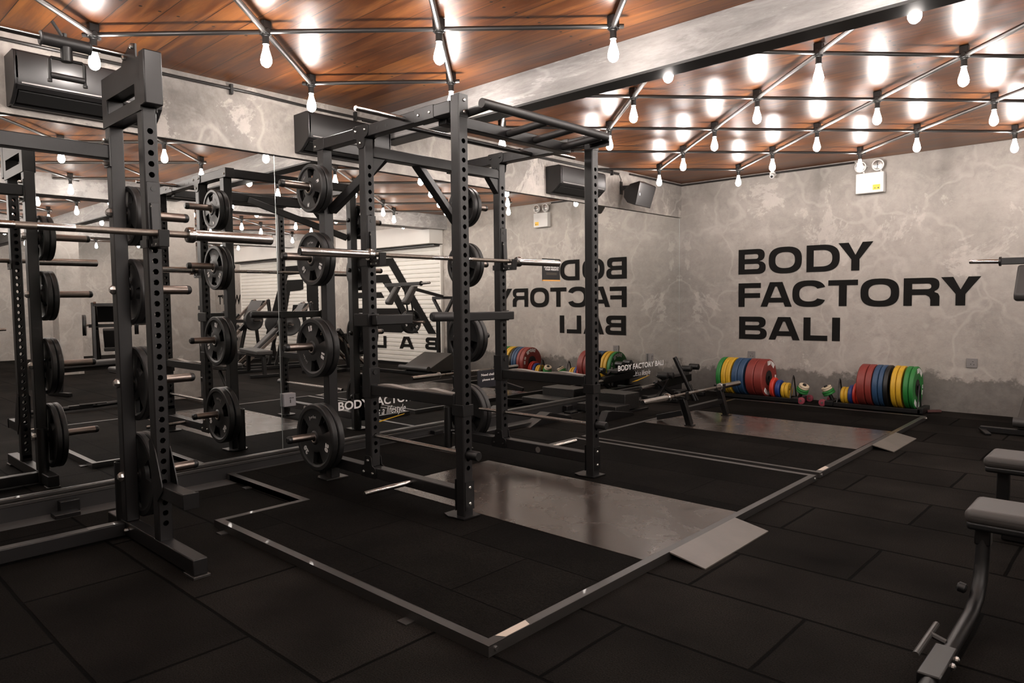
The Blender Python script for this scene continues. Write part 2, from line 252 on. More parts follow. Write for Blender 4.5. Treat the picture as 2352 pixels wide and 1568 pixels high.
# ------------------------------------------------------------------ mesh helpers (all in world coordinates)
class MB:
    def __init__(s): s.bm = bmesh.new()
    def face(s, pts):
        return s.bm.faces.new([s.bm.verts.new(p) for p in pts])
    def box(s, x0, x1, y0, y1, z0, z1):
        v = [s.bm.verts.new((x, y, z)) for x in (x0, x1) for y in (y0, y1) for z in (z0, z1)]
        for f in ((0,1,3,2),(4,6,7,5),(0,4,5,1),(2,3,7,6),(0,2,6,4),(1,5,7,3)): s.bm.faces.new([v[i] for i in f])
        return s
    def bar(s, p0, p1, w, h, upv=(0,0,1)):
        p0, p1 = Vector(p0), Vector(p1); d = (p1-p0).normalized(); u = Vector(upv)
        if abs(d.dot(u)) > .98: u = Vector((1,0,0))
        a = d.cross(u).normalized()*w/2; b = a.cross(d).normalized()*h/2
        v = [s.bm.verts.new(p+q) for p in (p0, p1) for q in (-a-b, a-b, a+b, -a+b)]
        for f in ((3,2,1,0),(4,5,6,7),(0,1,5,4),(1,2,6,5),(2,3,7,6),(3,0,4,7)): s.bm.faces.new([v[i] for i in f])
        return s
    def lathe(s, prof, c, axis, seg=24, cap=True):
        """prof: list of (radius, distance along axis) from c"""
        ax = Vector(axis).normalized(); t = Vector((0,0,1)) if abs(ax.z) < .9 else Vector((1,0,0))
        a = ax.cross(t).normalized(); b = ax.cross(a).normalized(); c = Vector(c); rings = []
        for r, h in prof:
            if r < 1e-6: rings.append([s.bm.verts.new(c+ax*h)]); continue
            rings.append([s.bm.verts.new(c+ax*h+(a*math.cos(2*PI*i/seg)+b*math.sin(2*PI*i/seg))*r) for i in range(seg)])
        for r0, r1 in zip(rings, rings[1:]):
            for i in range(seg):
                j = (i+1) % seg
                if len(r0) == 1 and len(r1) == 1: break
                if len(r0) == 1: s.bm.faces.new((r0[0], r1[i], r1[j]))
                elif len(r1) == 1: s.bm.faces.new((r0[i], r1[0], r0[j]))
                else: s.bm.faces.new((r0[i], r1[i], r1[j], r0[j]))
        if cap:
            for r, fl in ((rings[0], 0), (rings[-1], 1)):
                if len(r) > 1: s.bm.faces.new(r if fl else r[::-1])
        return s
    def cyl(s, p0, p1, r, seg=16, r1=None):
        p0, p1 = Vector(p0), Vector(p1); L = (p1-p0).length
        return s.lathe([(r, 0), (r if r1 is None else r1, L)], p0, p1-p0, seg)
    def capped(s, p0, p1, r, seg=16, rnd=.35):
        p0, p1 = Vector(p0), Vector(p1); L = (p1-p0).length; k = r*rnd
        return s.lathe([(r, 0), (r, L-k), (r*.9, L-k*.4), (r*.62, L)], p0, p1-p0, seg)
    def tube(s, pts, r, seg=10, closed=False):
        pts = [Vector(p) for p in pts]; n = len(pts); rings = []; pa = None
        for i, p in enumerate(pts):
            if closed: d = (pts[(i+1) % n]-pts[i-1]).normalized()
            else: d = (pts[min(i+1, n-1)]-pts[max(i-1, 0)]).normalized()
            if pa is None:
                t = Vector((0,0,1)) if abs(d.z) < .9 else Vector((1,0,0)); a = d.cross(t).normalized()
            else: a = (pa - d*pa.dot(d)).normalized()
            pa = a; b = d.cross(a)
            rings.append([s.bm.verts.new(p+(a*math.cos(2*PI*k/seg)+b*math.sin(2*PI*k/seg))*r) for k in range(seg)])
        m = n if closed else n-1
        for i in range(m):
            r0, r1 = rings[i], rings[(i+1) % n]
            for k in range(seg): s.bm.faces.new((r0[k], r1[k], r1[(k+1) % seg], r0[(k+1) % seg]))
        if not closed: s.bm.faces.new(rings[0][::-1]); s.bm.faces.new(rings[-1])
        return s
    def prism(s, pts, d):
        """pts: closed planar polygon (3D), extruded by vector d"""
        d = Vector(d); a = [s.bm.verts.new(p) for p in pts]; b = [s.bm.verts.new(Vector(p)+d) for p in pts]; n = len(pts)
        s.bm.faces.new(a[::-1]); s.bm.faces.new(b)
        for i in range(n): s.bm.faces.new((a[i], a[(i+1) % n], b[(i+1) % n], b[i]))
        return s
    def holed(s, x0, x1, y0, y1, z0, z1, zs, r=.0145, seg=14):
        """square tube with through holes on the two X faces at heights zs"""
        yc = (y0+y1)/2; c = .006; zs = sorted(zs)
        def col(x, nx):
            y_a, y_b = y0+c, y1-c; segs = [z0]
            for i, z in enumerate(zs):
                lo = z0 if i == 0 else (zs[i-1]+z)/2; hi = z1 if i == len(zs)-1 else (z+zs[i+1])/2
                lo = max(lo, z-.04); hi = min(hi, z+.04)
                if segs[-1] < lo-1e-5: s.face([(x,y_a,segs[-1]),(x,y_b,segs[-1]),(x,y_b,lo),(x,y_a,lo)])
                ring, outer = [], []
                for k in range(seg):
                    an = 2*PI*(k+.5)/seg; cy, cz = math.cos(an), math.sin(an)
                    ring.append(s.bm.verts.new((x, yc+cy*r, z+cz*r)))
                    hw = (y_b-y_a)/2; t = min(hw/abs(cy) if abs(cy) > 1e-6 else 9, ((hi-z) if cz > 0 else (z-lo))/abs(cz) if abs(cz) > 1e-6 else 9)
                    outer.append(s.bm.verts.new((x, yc+cy*t, z+cz*t)))
                inner = [s.bm.verts.new((x-nx*.006, v.co.y, v.co.z)) for v in ring]
                corners = {}
                for k in range(seg):
                    k2 = (k+1) % seg; o0, o1 = outer[k], outer[k2]; extra = None
                    if abs(o0.co.y-o1.co.y) > 1e-6 and abs(o0.co.z-o1.co.z) > 1e-6:
                        yy = max((o0.co.y, o1.co.y), key=lambda q: abs(q-yc)); zz = max((o0.co.z, o1.co.z), key=lambda q: abs(q-z))
                        extra = s.bm.verts.new((x, yy, zz))
                    vs = [ring[k], o0] + ([extra] if extra else []) + [o1, ring[k2]]
                    s.bm.faces.new(vs if nx > 0 else vs[::-1])
                    s.bm.faces.new((ring[k], ring[k2], inner[k2], inner[k]))
                segs.append(hi)
            if segs[-1] < z1-1e-5: s.face([(x,y_a,segs[-1]),(x,y_b,segs[-1]),(x,y_b,z1),(x,y_a,z1)])
        col(x1, 1); col(x0, -1)
        for y, ny in ((y0, -1), (y1, 1)):
            s.face([(x0+c,y,z0),(x1-c,y,z0),(x1-c,y,z1),(x0+c,y,z1)])
        for xa, ya, xb, yb in ((x0,y0+c,x0+c,y0),(x1-c,y0,x1,y0+c),(x1,y1-c,x1-c,y1),(x0+c,y1,x0,y1-c)):
            s.face([(xa,ya,z0),(xb,yb,z0),(xb,yb,z1),(xa,ya,z1)])
        for z in (z0, z1): s.face([(x0,y0+c,z),(x0+c,y0,z),(x1-c,y0,z),(x1,y0+c,z),(x1,y1-c,z),(x1-c,y1,z),(x0+c,y1,z),(x0,y1-c,z)])
        return s
    def add_mesh(s, me, mtx):
        n0 = len(s.bm.verts); s.bm.from_mesh(me); s.bm.verts.ensure_lookup_table()
        for v in s.bm.verts[n0:]: v.co = mtx @ v.co
        return s

def build(name, mb, m, parent=None, bevel=0.0, smooth=True, seg=2):
    me = bpy.data.meshes.new(name); bm = mb.bm
    off = Vector((0,0,0)); p = parent
    while p is not None: off += p.location; p = p.parent
    if parent is None:
        xs = [v.co for v in bm.verts]
        lo = Vector([min(c[i] for c in xs) for i in range(3)]); hi = Vector([max(c[i] for c in xs) for i in range(3)])
        loc = Vector(((lo.x+hi.x)/2, (lo.y+hi.y)/2, lo.z)) if not getattr(mb, 'origin0', False) else Vector((0,0,0))
    else: loc = Vector((0,0,0))
    bmesh.ops.remove_doubles(bm, verts=bm.verts, dist=1e-5)
    bmesh.ops.recalc_face_normals(bm, faces=bm.faces)
    sh = off + loc
    for v in bm.verts: v.co -= sh
    bm.to_mesh(me); bm.free()
    me.materials.append(m)
    if smooth:
        for q in me.polygons: q.use_smooth = True
        me.set_sharp_from_angle(angle=math.radians(32))
    o = bpy.data.objects.new(name, me); COL.objects.link(o); o.location = loc
    if parent is not None: o.parent = parent
    if bevel:
        b = o.modifiers.new('bevel', 'BEVEL'); b.width = bevel; b.segments = seg; b.limit_method = 'ANGLE'; b.angle_limit = math.radians(50)
    return o
def thing(name, label, cat, loc, group=None):
    o = bpy.data.objects.new(name, None); COL.objects.link(o); o.location = loc; o.empty_display_size = .1
    o['label'] = label; o['category'] = cat
    if group: o['group'] = group
    return o
def tag(o, label, cat, group=None, kind=None):
    o['label'] = label; o['category'] = cat
    if group: o['group'] = group
    if kind: o['kind'] = kind
    return o
def struct(name, mb, m, parent=None, **k):
    mb.origin0 = True
    o = build(name, mb, m, parent, **k)
    if parent is None: o['kind'] = 'structure'
    return o
def copy_tree(o, parent=None):
    c = o.copy(); COL.objects.link(c); c.parent = parent
    for ch in o.children: copy_tree(ch, c)
    return c

# ------------------------------------------------------------------ lettering
def curve_mesh(loops, depth=.002):
    cu = bpy.data.curves.new('loops', 'CURVE'); cu.dimensions = '2D'; cu.fill_mode = 'BOTH'; cu.extrude = depth/2
    for lp in loops:
        sp = cu.splines.new('POLY'); sp.points.add(len(lp)-1); sp.use_cyclic_u = True
        for p, q in zip(sp.points, lp): p.co = (q[0], q[1], 0, 1)
    o = bpy.data.objects.new('loops', cu); COL.objects.link(o); bpy.context.view_layer.update()
    me = bpy.data.meshes.new_from_object(o.evaluated_get(bpy.context.evaluated_depsgraph_get()))
    bpy.data.objects.remove(o); return me
FONTC = {}
def font_mesh(txt, size, offset=0.0, shear=0.0, depth=.001, spacing=1.0, align='LEFT'):
    key = (txt, size, offset, shear, depth, spacing, align)
    if key in FONTC: return FONTC[key]
    cu = bpy.data.curves.new('txt', 'FONT'); cu.body = txt; cu.size = size; cu.offset = offset; cu.shear = shear; cu.extrude = depth/2
    cu.space_character = spacing; cu.align_x = align; cu.resolution_u = 3
    o = bpy.data.objects.new('txt', cu); COL.objects.link(o); bpy.context.view_layer.update()
    me = bpy.data.meshes.new_from_object(o.evaluated_get(bpy.context.evaluated_depsgraph_get()))
    bpy.data.objects.remove(o); FONTC[key] = me; return me
def frame(o, ex, ey):
    ex, ey = Vector(ex).normalized(), Vector(ey).normalized(); ez = ex.cross(ey)
    m = Matrix((ex, ey, ez)).transposed().to_4x4(); m.translation = Vector(o); return m
def fit_text(mb, txt, x0, x1, z0, z1, place, offset=.01, shear=0.0):
    """text stretched to fill a box in the local plane; place(u,v) -> world"""
    me = font_mesh(txt, 1.0, offset, shear); xs = [v.co.x for v in me.vertices]; ys = [v.co.y for v in me.vertices]
    ax, bx, ay, by = min(xs), max(xs), min(ys), max(ys); n0 = len(mb.bm.verts); mb.bm.from_mesh(me); mb.bm.verts.ensure_lookup_table()
    for v in mb.bm.verts[n0:]:
        v.co = place(x0+(v.co.x-ax)/(bx-ax)*(x1-x0), z0+(v.co.y-ay)/(by-ay)*(z1-z0), v.co.z)
def sup(cx, cy, rx, ry, n=2.7, a0=0, a1=360, k=40):
    out = []
    for i in range(k+1):
        a = math.radians(a0+(a1-a0)*i/k); c, s_ = math.cos(a), math.sin(a)
        out.append((cx+rx*math.copysign(abs(c)**(2/n), c), cy+ry*math.copysign(abs(s_)**(2/n), s_)))
    return out
def letter(ch, w, h, sv=.088, sh=.066):
    if ch == 'I': return [[(0,0),(w,0),(w,h),(0,h)]]
    if ch == 'L': return [[(0,0),(w,0),(w,sh),(sv,sh),(sv,h),(0,h)]]
    if ch == 'F': return [[(0,0),(sv,0),(sv,h*.38),(w*.97,h*.38),(w*.97,h*.38+sh*.95),(sv,h*.38+sh*.95),(sv,h-sh),(w,h-sh),(w,h),(0,h)]]
    if ch == 'T': return [[(w/2-sv*.52,0),(w/2+sv*.52,0),(w/2+sv*.52,h-sh),(w,h-sh),(w,h),(0,h),(0,h-sh),(w/2-sv*.52,h-sh)]]
    if ch == 'O': return [sup(w/2,h/2,w/2,h/2)[:-1], sup(w/2,h/2,w/2-sv,h/2-sh*1.05,2.5)[:-1]]
    if ch == 'C':
        a = sup(w/2,h/2,w/2,h/2,2.7,22,338); b = sup(w/2,h/2,w/2-sv,h/2-sh*1.05,2.4,338-12,22+12)
        return [a+b]
    if ch == 'D':
        o = [(0,0),(w*.45,0)]+sup(w*.45,h/2,w*.55,h/2,2.6,-90,90,24)+[(w*.45,h),(0,h)]
        i = [(sv,sh)]+sup(w*.45,h/2,w*.55-sv,h/2-sh,2.5,-90,90,24)+[(sv,h-sh)]
        return [o, i]
    if ch == 'B':
        m = h*.51
        o = [(0,0)]+sup(w*.72,m/2,w*.28,m/2,2.4,-90,78,14)+sup(w*.70,m+(h-m)/2,w*.26,(h-m)/2,2.4,-78,90,14)+[(0,h)]
        i1 = [(sv,sh)]+sup(w*.66,sh+(m-sh*1.5)/2,w*.34-sv,(m-sh*1.5)/2,2.4,-90,90,10)+[(sv,m-sh*.5)]
        i2 = [(sv,m+sh*.5)]+sup(w*.64,m+sh*.5+(h-m-sh*1.5)/2,w*.32-sv,(h-m-sh*1.5)/2,2.4,-90,90,10)+[(sv,h-sh)]
        return [o, i1, i2]
    if ch == 'R':
        m = h*.42
        o = [(0,0),(sv,0),(sv,m-sh*.15),(w*.62,m-sh*.15)]+[(w*.72,m-sh*.5),(w*.75,m-sh),(w*.75,0),(w,0),(w,m-sh*.4),(w*.96,m+sh*.1),(w*.86,m+sh*.35)]+sup(w*.72,m+sh*.4+(h-m-sh*.4)/2,w*.27,(h-m-sh*.4)/2,2.5,-62,90,14)+[(0,h)]
        i = [(sv,m+sh*.85)]+sup(w*.66,(m+sh*.85+h-sh)/2,w*.34-sv*.95,(h-sh-m-sh*.85)/2,2.4,-90,90,10)+[(sv,h-sh)]
        return [o, i]
    if ch == 'A':
        t = w*.30; L = lambda z: t/h*z
        return [[(0,0),(sv*1.02,0),(sv*1.02+L(h*.17),h*.17),(w-sv*1.02-L(h*.17),h*.17),(w-sv*1.02,0),(w,0),(w-t,h),(t,h)],
                [(sv*1.02+L(h*.17+sh*.95),h*.17+sh*.95),(w-sv*1.02-L(h*.17+sh*.95),h*.17+sh*.95),(w/2+.012,h-sh*.9),(w/2-.012,h-sh*.9)]]
    if ch == 'Y': return [[(w/2-sv*.53,0),(w/2+sv*.53,0),(w/2+sv*.53,h*.40),(w,h),(w-sv*1.35,h),(w/2,h*.56),(sv*1.35,h),(0,h),(w/2-sv*.53,h*.40)]]
def wide_letters(mb, rows, place, sv=.088, sh=.066):
    for ch, x0, x1, z0, z1 in rows:
        me = curve_mesh(letter(ch, x1-x0, z1-z0, sv, sh), .004); n0 = len(mb.bm.verts); mb.bm.from_mesh(me); mb.bm.verts.ensure_lookup_table()
        for v in mb.bm.verts[n0:]: v.co = place(x0+v.co.x, z0+v.co.y, v.co.z)

# ================================================================== ROOM
H = 2.922; YB = 9.04; XR = 15.0; YF = -2.6
struct('floor', MB().box(.23, XR, YF, YB, -.06, 0), FLOORM)
struct('trim_1', MB().box(-.3, .23, YF, YB, -.06, -.004), STRIPM)
struct('ceiling', MB().box(-.3, XR, YF, YB, H, H+.08), CEIL)
struct('wall_back', MB().box(-.3, XR+.1, YB, YB+.12, -.06, H+.08), CONC_B)
struct('wall_front', MB().box(-.3, XR+.1, YF-.12, YF, -.06, H+.08), CONC_P)
struct('wall_right', MB().box(XR, XR+.12, YF, YB, -.06, H+.08), CONC_P)
struct('wall_left', MB().box(-.3, -.02, YF, YB, -.06, H+.08), CONC_P)
struct('trim_2', MB().box(-.02, .03, YF, YB, 2.447, H), CONC_L)               # plastered band above the mirrors
struct('trim_3', MB().box(.03, XR, 3.80, 3.95, 2.70, H), CONC_M)               # concrete ceiling beam
struct('trim_4', MB().box(.03, XR, 3.797, 3.953, 2.686, 2.702), mat('beam_black_underside', (.011,.0105,.010), .6))
struct('trim_5', MB().box(4.95, 5.28, 3.955, YB, 2.66, H).box(4.95, 5.28, YF, 3.795, 2.66, H), CONC_M)
struct('trim_6', MB().box(9.95, 10.3, 3.955, YB, 2.60, H).box(9.95, 10.3, YF, 3.795, 2.60, H), CONC_M)
struct('trim_7', MB().box(4.74, 5.12, 3.80, 4.18, 0, 2.685), CONC_P)           # square concrete pillar
struct('trim_8', MB().box(9.9, 10.3, 3.80, 4.18, 0, 2.685), CONC_P)
# low rail and black curb under the mirrors
struct('baseboard_left', MB().box(-.02, .045, YF, YB, -.004, .085), mat('curb_black', (.012,.011,.011), .5))
struct('trim_9', MB().box(.0, .05, YF, YB, .087, .108).box(.0, .028, YF, YB, .118, .132), EDGE, bevel=.002)
# mirrors
MIRS = [(YF+.02, 2.797, 'large wall mirror behind the nearest half rack, left of the visible joint'), (2.803, 4.747, 'wall mirror behind the weight storage side of the power rack'),
        (4.753, 6.99, 'wall mirror holding the re-rack sign, between the power rack and the corner panel'), (6.996, YB-.004, 'last wall mirror, beside the concrete corner')]
for y0, y1, lb in MIRS:
    t = thing('wall_mirror', lb, 'mirror', (0, (y0+y1)/2, .133), 'mirror panels along the left wall')
    build('mirror_glass', MB().box(-.012, 0, y0, y1, .133, 2.446), MIRROR, t)
    build('polished_edge', MB().box(-.012, .0012, y1, y1+.004, .133, 2.446), mat('mirror_edge_glass', (.55,.60,.58), .2, .6), t)

# text on the back wall
rows = [('B',.894,1.270,1.611,1.941),('O',1.308,1.737,1.606,1.948),('D',1.794,2.193,1.611,1.945),('Y',2.175,2.570,1.611,1.950),
        ('F',.897,1.207,1.176,1.492),('A',1.204,1.616,1.178,1.498),('C',1.621,2.038,1.174,1.508),('T',2.063,2.407,1.183,1.502),('O',2.436,2.857,1.176,1.508),('R',2.902,3.266,1.184,1.502),('Y',3.276,3.657,1.187,1.504),
        ('B',.909,1.292,.745,1.046),('A',1.317,1.722,.748,1.044),('L',1.767,2.061,.750,1.042),('I',2.115,2.209,.752,1.042)]
words = [('BODY', rows[:4], 'top line'), ('FACTORY', rows[4:11], 'middle line'), ('BALI', rows[11:], 'bottom line')]
for wd, rr, ps in words:
    m_ = MB(); wide_letters(m_, rr, lambda u, v, d: Vector((u, YB-.003-abs(d), v)))
    tag(build('wall_lettering', m_, PAINT, smooth=False), 'black painted word %s on the concrete back wall, %s' % (wd, ps), 'wall lettering', 'painted words on the back wall')

# ================================================================== CEILING PIPES AND BULBS
def lattice(O, A, B, rng_a, rng_b, ok):
    return [((a, b), Vector((O[0]+a*A[0]+b*B[0], O[1]+a*A[1]+b*B[1]))) for b in rng_b for a in rng_a if ok(O[0]+a*A[0]+b*B[0], O[1]+a*A[1]+b*B[1])]
L1 = dict(O=(.522,1.405), A=(.742,.674), B=(-.664,.696))
L2 = dict(O=(3.440,4.722), A=(.667,.727), B=(-.714,.700))
ok1 = lambda x, y: .25 < x < 12.2 and -1.3 < y < 3.66
ok2 = lambda x, y: .3 < x < 14.2 and 3.985 < y < 8.9
ZP = 2.862
def proj(p):
    d = Vector(p)-camo.matrix_world.translation; z = d.dot(fw)
    if z < .1: return None
    return 1176+FPX*d.dot(r2)/z, 784-FPX*d.dot(u2)/z
def clip_line(P, D, x0, x1, y0, y1):
    t0, t1 = -99, 99
    for p, d, lo, hi in ((P[0], D[0], x0, x1), (P[1], D[1], y0, y1)):
        a, b = (lo-p)/d, (hi-p)/d; t0 = max(t0, min(a, b)); t1 = min(t1, max(a, b))
    return t0, t1
ORD = ['first','second','third','fourth','fifth','sixth','seventh','eighth','ninth','tenth','eleventh','twelfth','thirteenth','fourteenth','fifteenth','sixteenth','seventeenth','eighteenth','nineteenth','twentieth']
bulb0 = None
def make_bulb():
    t = thing('filament_bulb', 'x', 'light bulb', (0,0,ZP-.2))
    build('junction_box', MB().box(-.026,.026,-.026,.026,ZP-.018,H-.001).cyl((-.034,0,ZP),(.034,0,ZP),.017,10).cyl((0,-.034,ZP),(0,.034,ZP),.017,10), SOCK, t, bevel=.003)
    build('socket', MB().lathe([(.024,0),(.024,.012),(.019,.016),(.019,.05),(.021,.052),(.021,.06)], (0,0,ZP-.012), (0,0,-1), 12), SOCK, t)
    build('glass_bulb', MB().lathe([(.013,0),(.014,.012),(.019,.035),(.028,.066),(.0325,.088),(.031,.105),(.023,.120),(.010,.129),(0,.131)], (0,0,ZP-.07), (0,0,-1), 10), BULB, t)
    return t
LABN = set()
for li, (Lx, ok, x1, y0, y1, sec) in enumerate(((L1, ok1, 14.9, YF, 3.79, 'near'), (L2, ok2, 14.9, 3.96, YB, 'far'))):
    O, A, B = Lx['O'], Lx['A'], Lx['B']
    nodes = lattice(O, A, B, range(-24, 25), range(-22, 23), ok)
    vis = {}
    for (a, b), p in nodes:
        q = proj((p.x, p.y, 2.75))
        if q and 0 < q[0] < 2352 and 0 < q[1] < 620: vis.setdefault(b, []).append((q[0], (a, b)))
    names = {}
    bs = sorted(set(ab[1] for ab, p in nodes)); rowix = {b: i for i, b in enumerate(bs[::-1])}; colix = {}
    for b in bs:
        for i, ab in enumerate(sorted(ab for ab, p in nodes if ab[1] == b)): colix[ab] = i
    vr = sorted(vis)
    for ri, b in enumerate(vr):
        for k, (_, ab) in enumerate(sorted(vis[b])):
            side = 'in front of the concrete beam' if sec == 'near' else 'beyond the concrete beam'
            names[ab] = 'teardrop bulb %s, %s row from the camera, %s from left' % (side, ORD[ri], ORD[k])
    for ab, p in nodes:
        if bulb0 is None: bulb0 = make_bulb(); t = bulb0
        else: t = copy_tree(bulb0)
        t.location = (p.x, p.y, ZP-.2)
        if ab in names: t['label'] = names[ab]; t['group'] = 'ceiling bulbs over the racks'
        else: t['label'] = 'bulb over the machine side, %s the beam, %s diagonal row from the mirrors, %s along' % ('before' if sec == 'near' else 'beyond', ORD[min(rowix[ab[1]],19)], ORD[min(colix[ab],19)]); t['group'] = 'ceiling bulbs over the machine side'
        t['category'] = 'light bulb'
    for D, key, rad, m_, kind in ((A, 1, .0135, PIPE, 'thin black'), (B, 0, .0165, PIPEB, 'satin grey')):
        ids = sorted(set(ab[key] for ab, p in nodes))
        n = 0
        for i in ids:
            p = [p for ab, p in nodes if ab[key] == i][0]
            ps = [q for ab, q in nodes if ab[key] == i]; tt = [(q.x-p.x)/D[0] for q in ps]
            c0, c1 = clip_line((p.x, p.y), D, .032, x1, y0+.002, y1-.002)
            t0, t1 = min(tt)-.06, max(tt)+.06
            if sec == 'far':                                  # runs on to the beam side
                if D[1]/1 > 0: t0 = max(c0, t0-1.0)
            if sec == 'near' and key == 0: t0 = max(c0, t0-1.0)
            t0, t1 = max(t0, c0), min(t1, c1)
            a_, b_ = (p.x+D[0]*t0, p.y+D[1]*t0, ZP), (p.x+D[0]*t1, p.y+D[1]*t1, ZP)
            mb = MB(); mb.cyl(a_, b_, rad, 10)
            o = build('ceiling_conduit', mb, m_); n += 1
            q0, q1 = proj(a_), proj(b_)
            seen = any((lambda q: q and 0 < q[0] < 2352 and 0 < q[1] < 600)(proj(Vector(a_).lerp(Vector(b_), s/12))) for s in range(13))
            side = 'in front of' if sec == 'near' else 'beyond'
            lab = '%s ceiling conduit %s the beam, %s %s' % (kind, side, ORD[min(n-1,19)], 'counted away from the room centre' if key == 1 else 'of those running towards the mirrors')
            tag(o, lab, 'conduit', '%s conduits %s the beam' % (kind, side))

# cable conduit along the band under the ceiling, with clips
c = thing('wall_conduit', 'double black cable conduit clipped along the plaster band above the mirrors', 'conduit', (.045, 3.2, 2.86))
build('pipe', MB().tube([(.048,-2.5,2.868),(.048,2.6,2.875),(.048,3.2,2.86),(.048,7.45,2.872)], .011, 8).tube([(.044,3.6,2.846),(.044,5.5,2.853),(.044,7.45,2.856)], .006, 8), PIPE, c)
for y in (.7, 2.45, 3.53, 5.6, 6.95, 7.3):
    build('clip', MB().box(.03,.064,y-.009,y+.009,2.832,2.905).cyl((.06,y,2.84),(.068,y,2.84),.008,8), SOCK, c)
c = thing('wall_conduit', 'black conduit under the ceiling running into the far corner and along the back wall', 'conduit', (.3, YB-.03, 2.88))
build('pipe', MB().tube([(.046,7.7,2.895),(.046,YB-.03,2.895),(2.35,YB-.03,2.895)], .012, 8), PIPE, c)
build('cable', MB().tube([(2.36,YB-.02,2.895),(2.42,YB-.03,2.86),(2.5,YB-.02,2.83)], .006, 6), WHITEP, c)

# ================================================================== AIR CONDITIONERS
def aircon(y0, y1, label):
    t = thing('air_conditioner', label, 'air conditioner', (.03, (y0+y1)/2, 2.484), 'black split air conditioners')
    # profile in X-Z, extruded along Y
    prof = [(.031,2.484),(.031,2.779),(.215,2.779),(.243,2.765),(.250,2.735),(.250,2.61),(.240,2.575),(.215,2.555)]
    lo = [(.215,2.555),(.165,2.515),(.120,2.49),(.085,2.484)]
    build('casing', MB().prism([(x,y0,z) for x, z in prof+[(.12,2.552)]+lo[-1:]], (0,y1-y0,0)), ACBLK, t, bevel=.004)
    build('side_panel', MB().prism([(x,y0-.004,z) for x, z in prof+lo[1:]], (0,.022,0)), ACBLK, t, bevel=.004)
    build('side_panel', MB().prism([(x,y1-.018,z) for x, z in prof+lo[1:]], (0,.022,0)), ACBLK, t, bevel=.004)
    build('louvre', MB().bar((.205,(y0+y1)/2,2.548),(.125,(y0+y1)/2,2.500), y1-y0-.05, .008), ACVENT, t)
    build('front_edge', MB().box(.236,.2515,y0+.03,y1-.03,2.582,2.590), GREYP, t)
aircon(1.075, 1.88, 'black air conditioner on the plaster band, behind the top of the nearest half rack')
aircon(2.965, 3.74, 'black air conditioner on the plaster band behind the power rack, beside the concrete beam')
aircon(6.05, 6.88, 'black air conditioner on the plaster band, furthest of the three, near the loudspeaker')

# loudspeaker near the far corner
t = thing('wall_speaker', 'black wedge-shaped loudspeaker hung on the plaster band near the far corner', 'speaker', (.25, 7.6, 2.45))
def unproj(px, py, x):                                  # sight line to the plane X = x, used once to size the cabinet
    d = fw + r2*(px-1176)/FPX - u2*(py-784)/FPX; o_ = camo.matrix_world.translation; return o_ + d*((x-o_.x)/d.x)
rings = [[(.385, 1470,417),(.385,1508,430),(.385,1494,479),(.385,1459,471)], [(.36, 1468,415),(.365,1506,428),(.365,1492,478),(.36,1456,470)],
         [(.24,1447,422),(.27,1480,417),(.27,1470,470),(.24,1440,465)], [(.15,1433,436),(.17,1446,430),(.17,1444,455),(.15,1432,453)]]
m_ = MB(); vv = [[m_.bm.verts.new(unproj(px, py, x)) for x, px, py in rg] for rg in rings]
for a_, b_ in zip(vv, vv[1:]):
    for k in range(4): m_.bm.faces.new((a_[k], a_[(k+1) % 4], b_[(k+1) % 4], b_[k]))
m_.bm.faces.new(vv[0][::-1]); m_.bm.faces.new(vv[-1])
build('cabinet', m_, ACBLK, t, bevel=.012, seg=3)
build('bracket', MB().bar((.03,7.52,2.70),(.22,7.56,2.70),.03,.05).bar((.035,7.52,2.62),(.035,7.52,2.78),.05,.012,(1,0,0)), SOCK, t)
build('cable', MB().tube([(.045,7.46,2.86),(.06,7.48,2.80),(.07,7.45,2.73),(.10,7.5,2.68)], .005, 6), SOCK, t)
bd = unproj(1468, 446, .375); build('badge', MB().box(bd.x,bd.x+.012,bd.y-.006,bd.y+.006,bd.z-.015,bd.z+.015), WHITEP, t)

# emergency light on back wall
t = thing('emergency_light', 'white twin-head emergency light box on the back wall under the ceiling', 'emergency light', (2.53, YB-.05, 2.51))
build('battery_box', MB().box(2.385,2.69,YB-.09,YB-.002,2.51,2.745), WHITEP, t, bevel=.008)
build('status_label', MB().box(2.575,2.655,YB-.092,YB-.0905,2.54,2.60), YELLOW, t)
build('indicator', MB().cyl((2.60,YB-.094,2.56),(2.60,YB-.09,2.56),.006,8).cyl((2.635,YB-.094,2.56),(2.635,YB-.09,2.56),.009,8), PADBLK, t)
for x in (2.435, 2.625):
    l = build('lamp_head', MB().lathe([(.035,0),(.062,.03),(.066,.06),(.060,.064)], (x,YB-.03,2.825), (0,-1,-.05), 20), WHITEP, t)
    build('lens', MB().lathe([(.054,0),(.05,.006),(.03,.010),(0,.011)], (x,YB-.094,2.822), (0,-1,-.05), 20), CHROME, l)
    build('bulb_cross', MB().box(x-.035,x+.035,YB-.108,YB-.104,2.815,2.823).box(x-.004,x+.004,YB-.108,YB-.104,2.79,2.85), PADBLK, l)
    build('stalk', MB().cyl((x+.02,YB-.05,2.78),(x+.03,YB-.05,2.745),.01,8), WHITEP, t)
t = thing('security_camera', 'small white dome security camera on the back wall just below the ceiling', 'security camera', (1.37, YB-.03, 2.83))
build('mount', MB().cyl((1.37,YB-.002,2.89),(1.37,YB-.07,2.885),.035,14), WHITEP, t)
build('camera_body', MB().capped((1.37,YB-.04,2.875),(1.385,YB-.12,2.842),.030,14), WHITEP, t)
build('lens', MB().cyl((1.385,YB-.120,2.842),(1.387,YB-.128,2.839),.016,12), PADBLK, t)
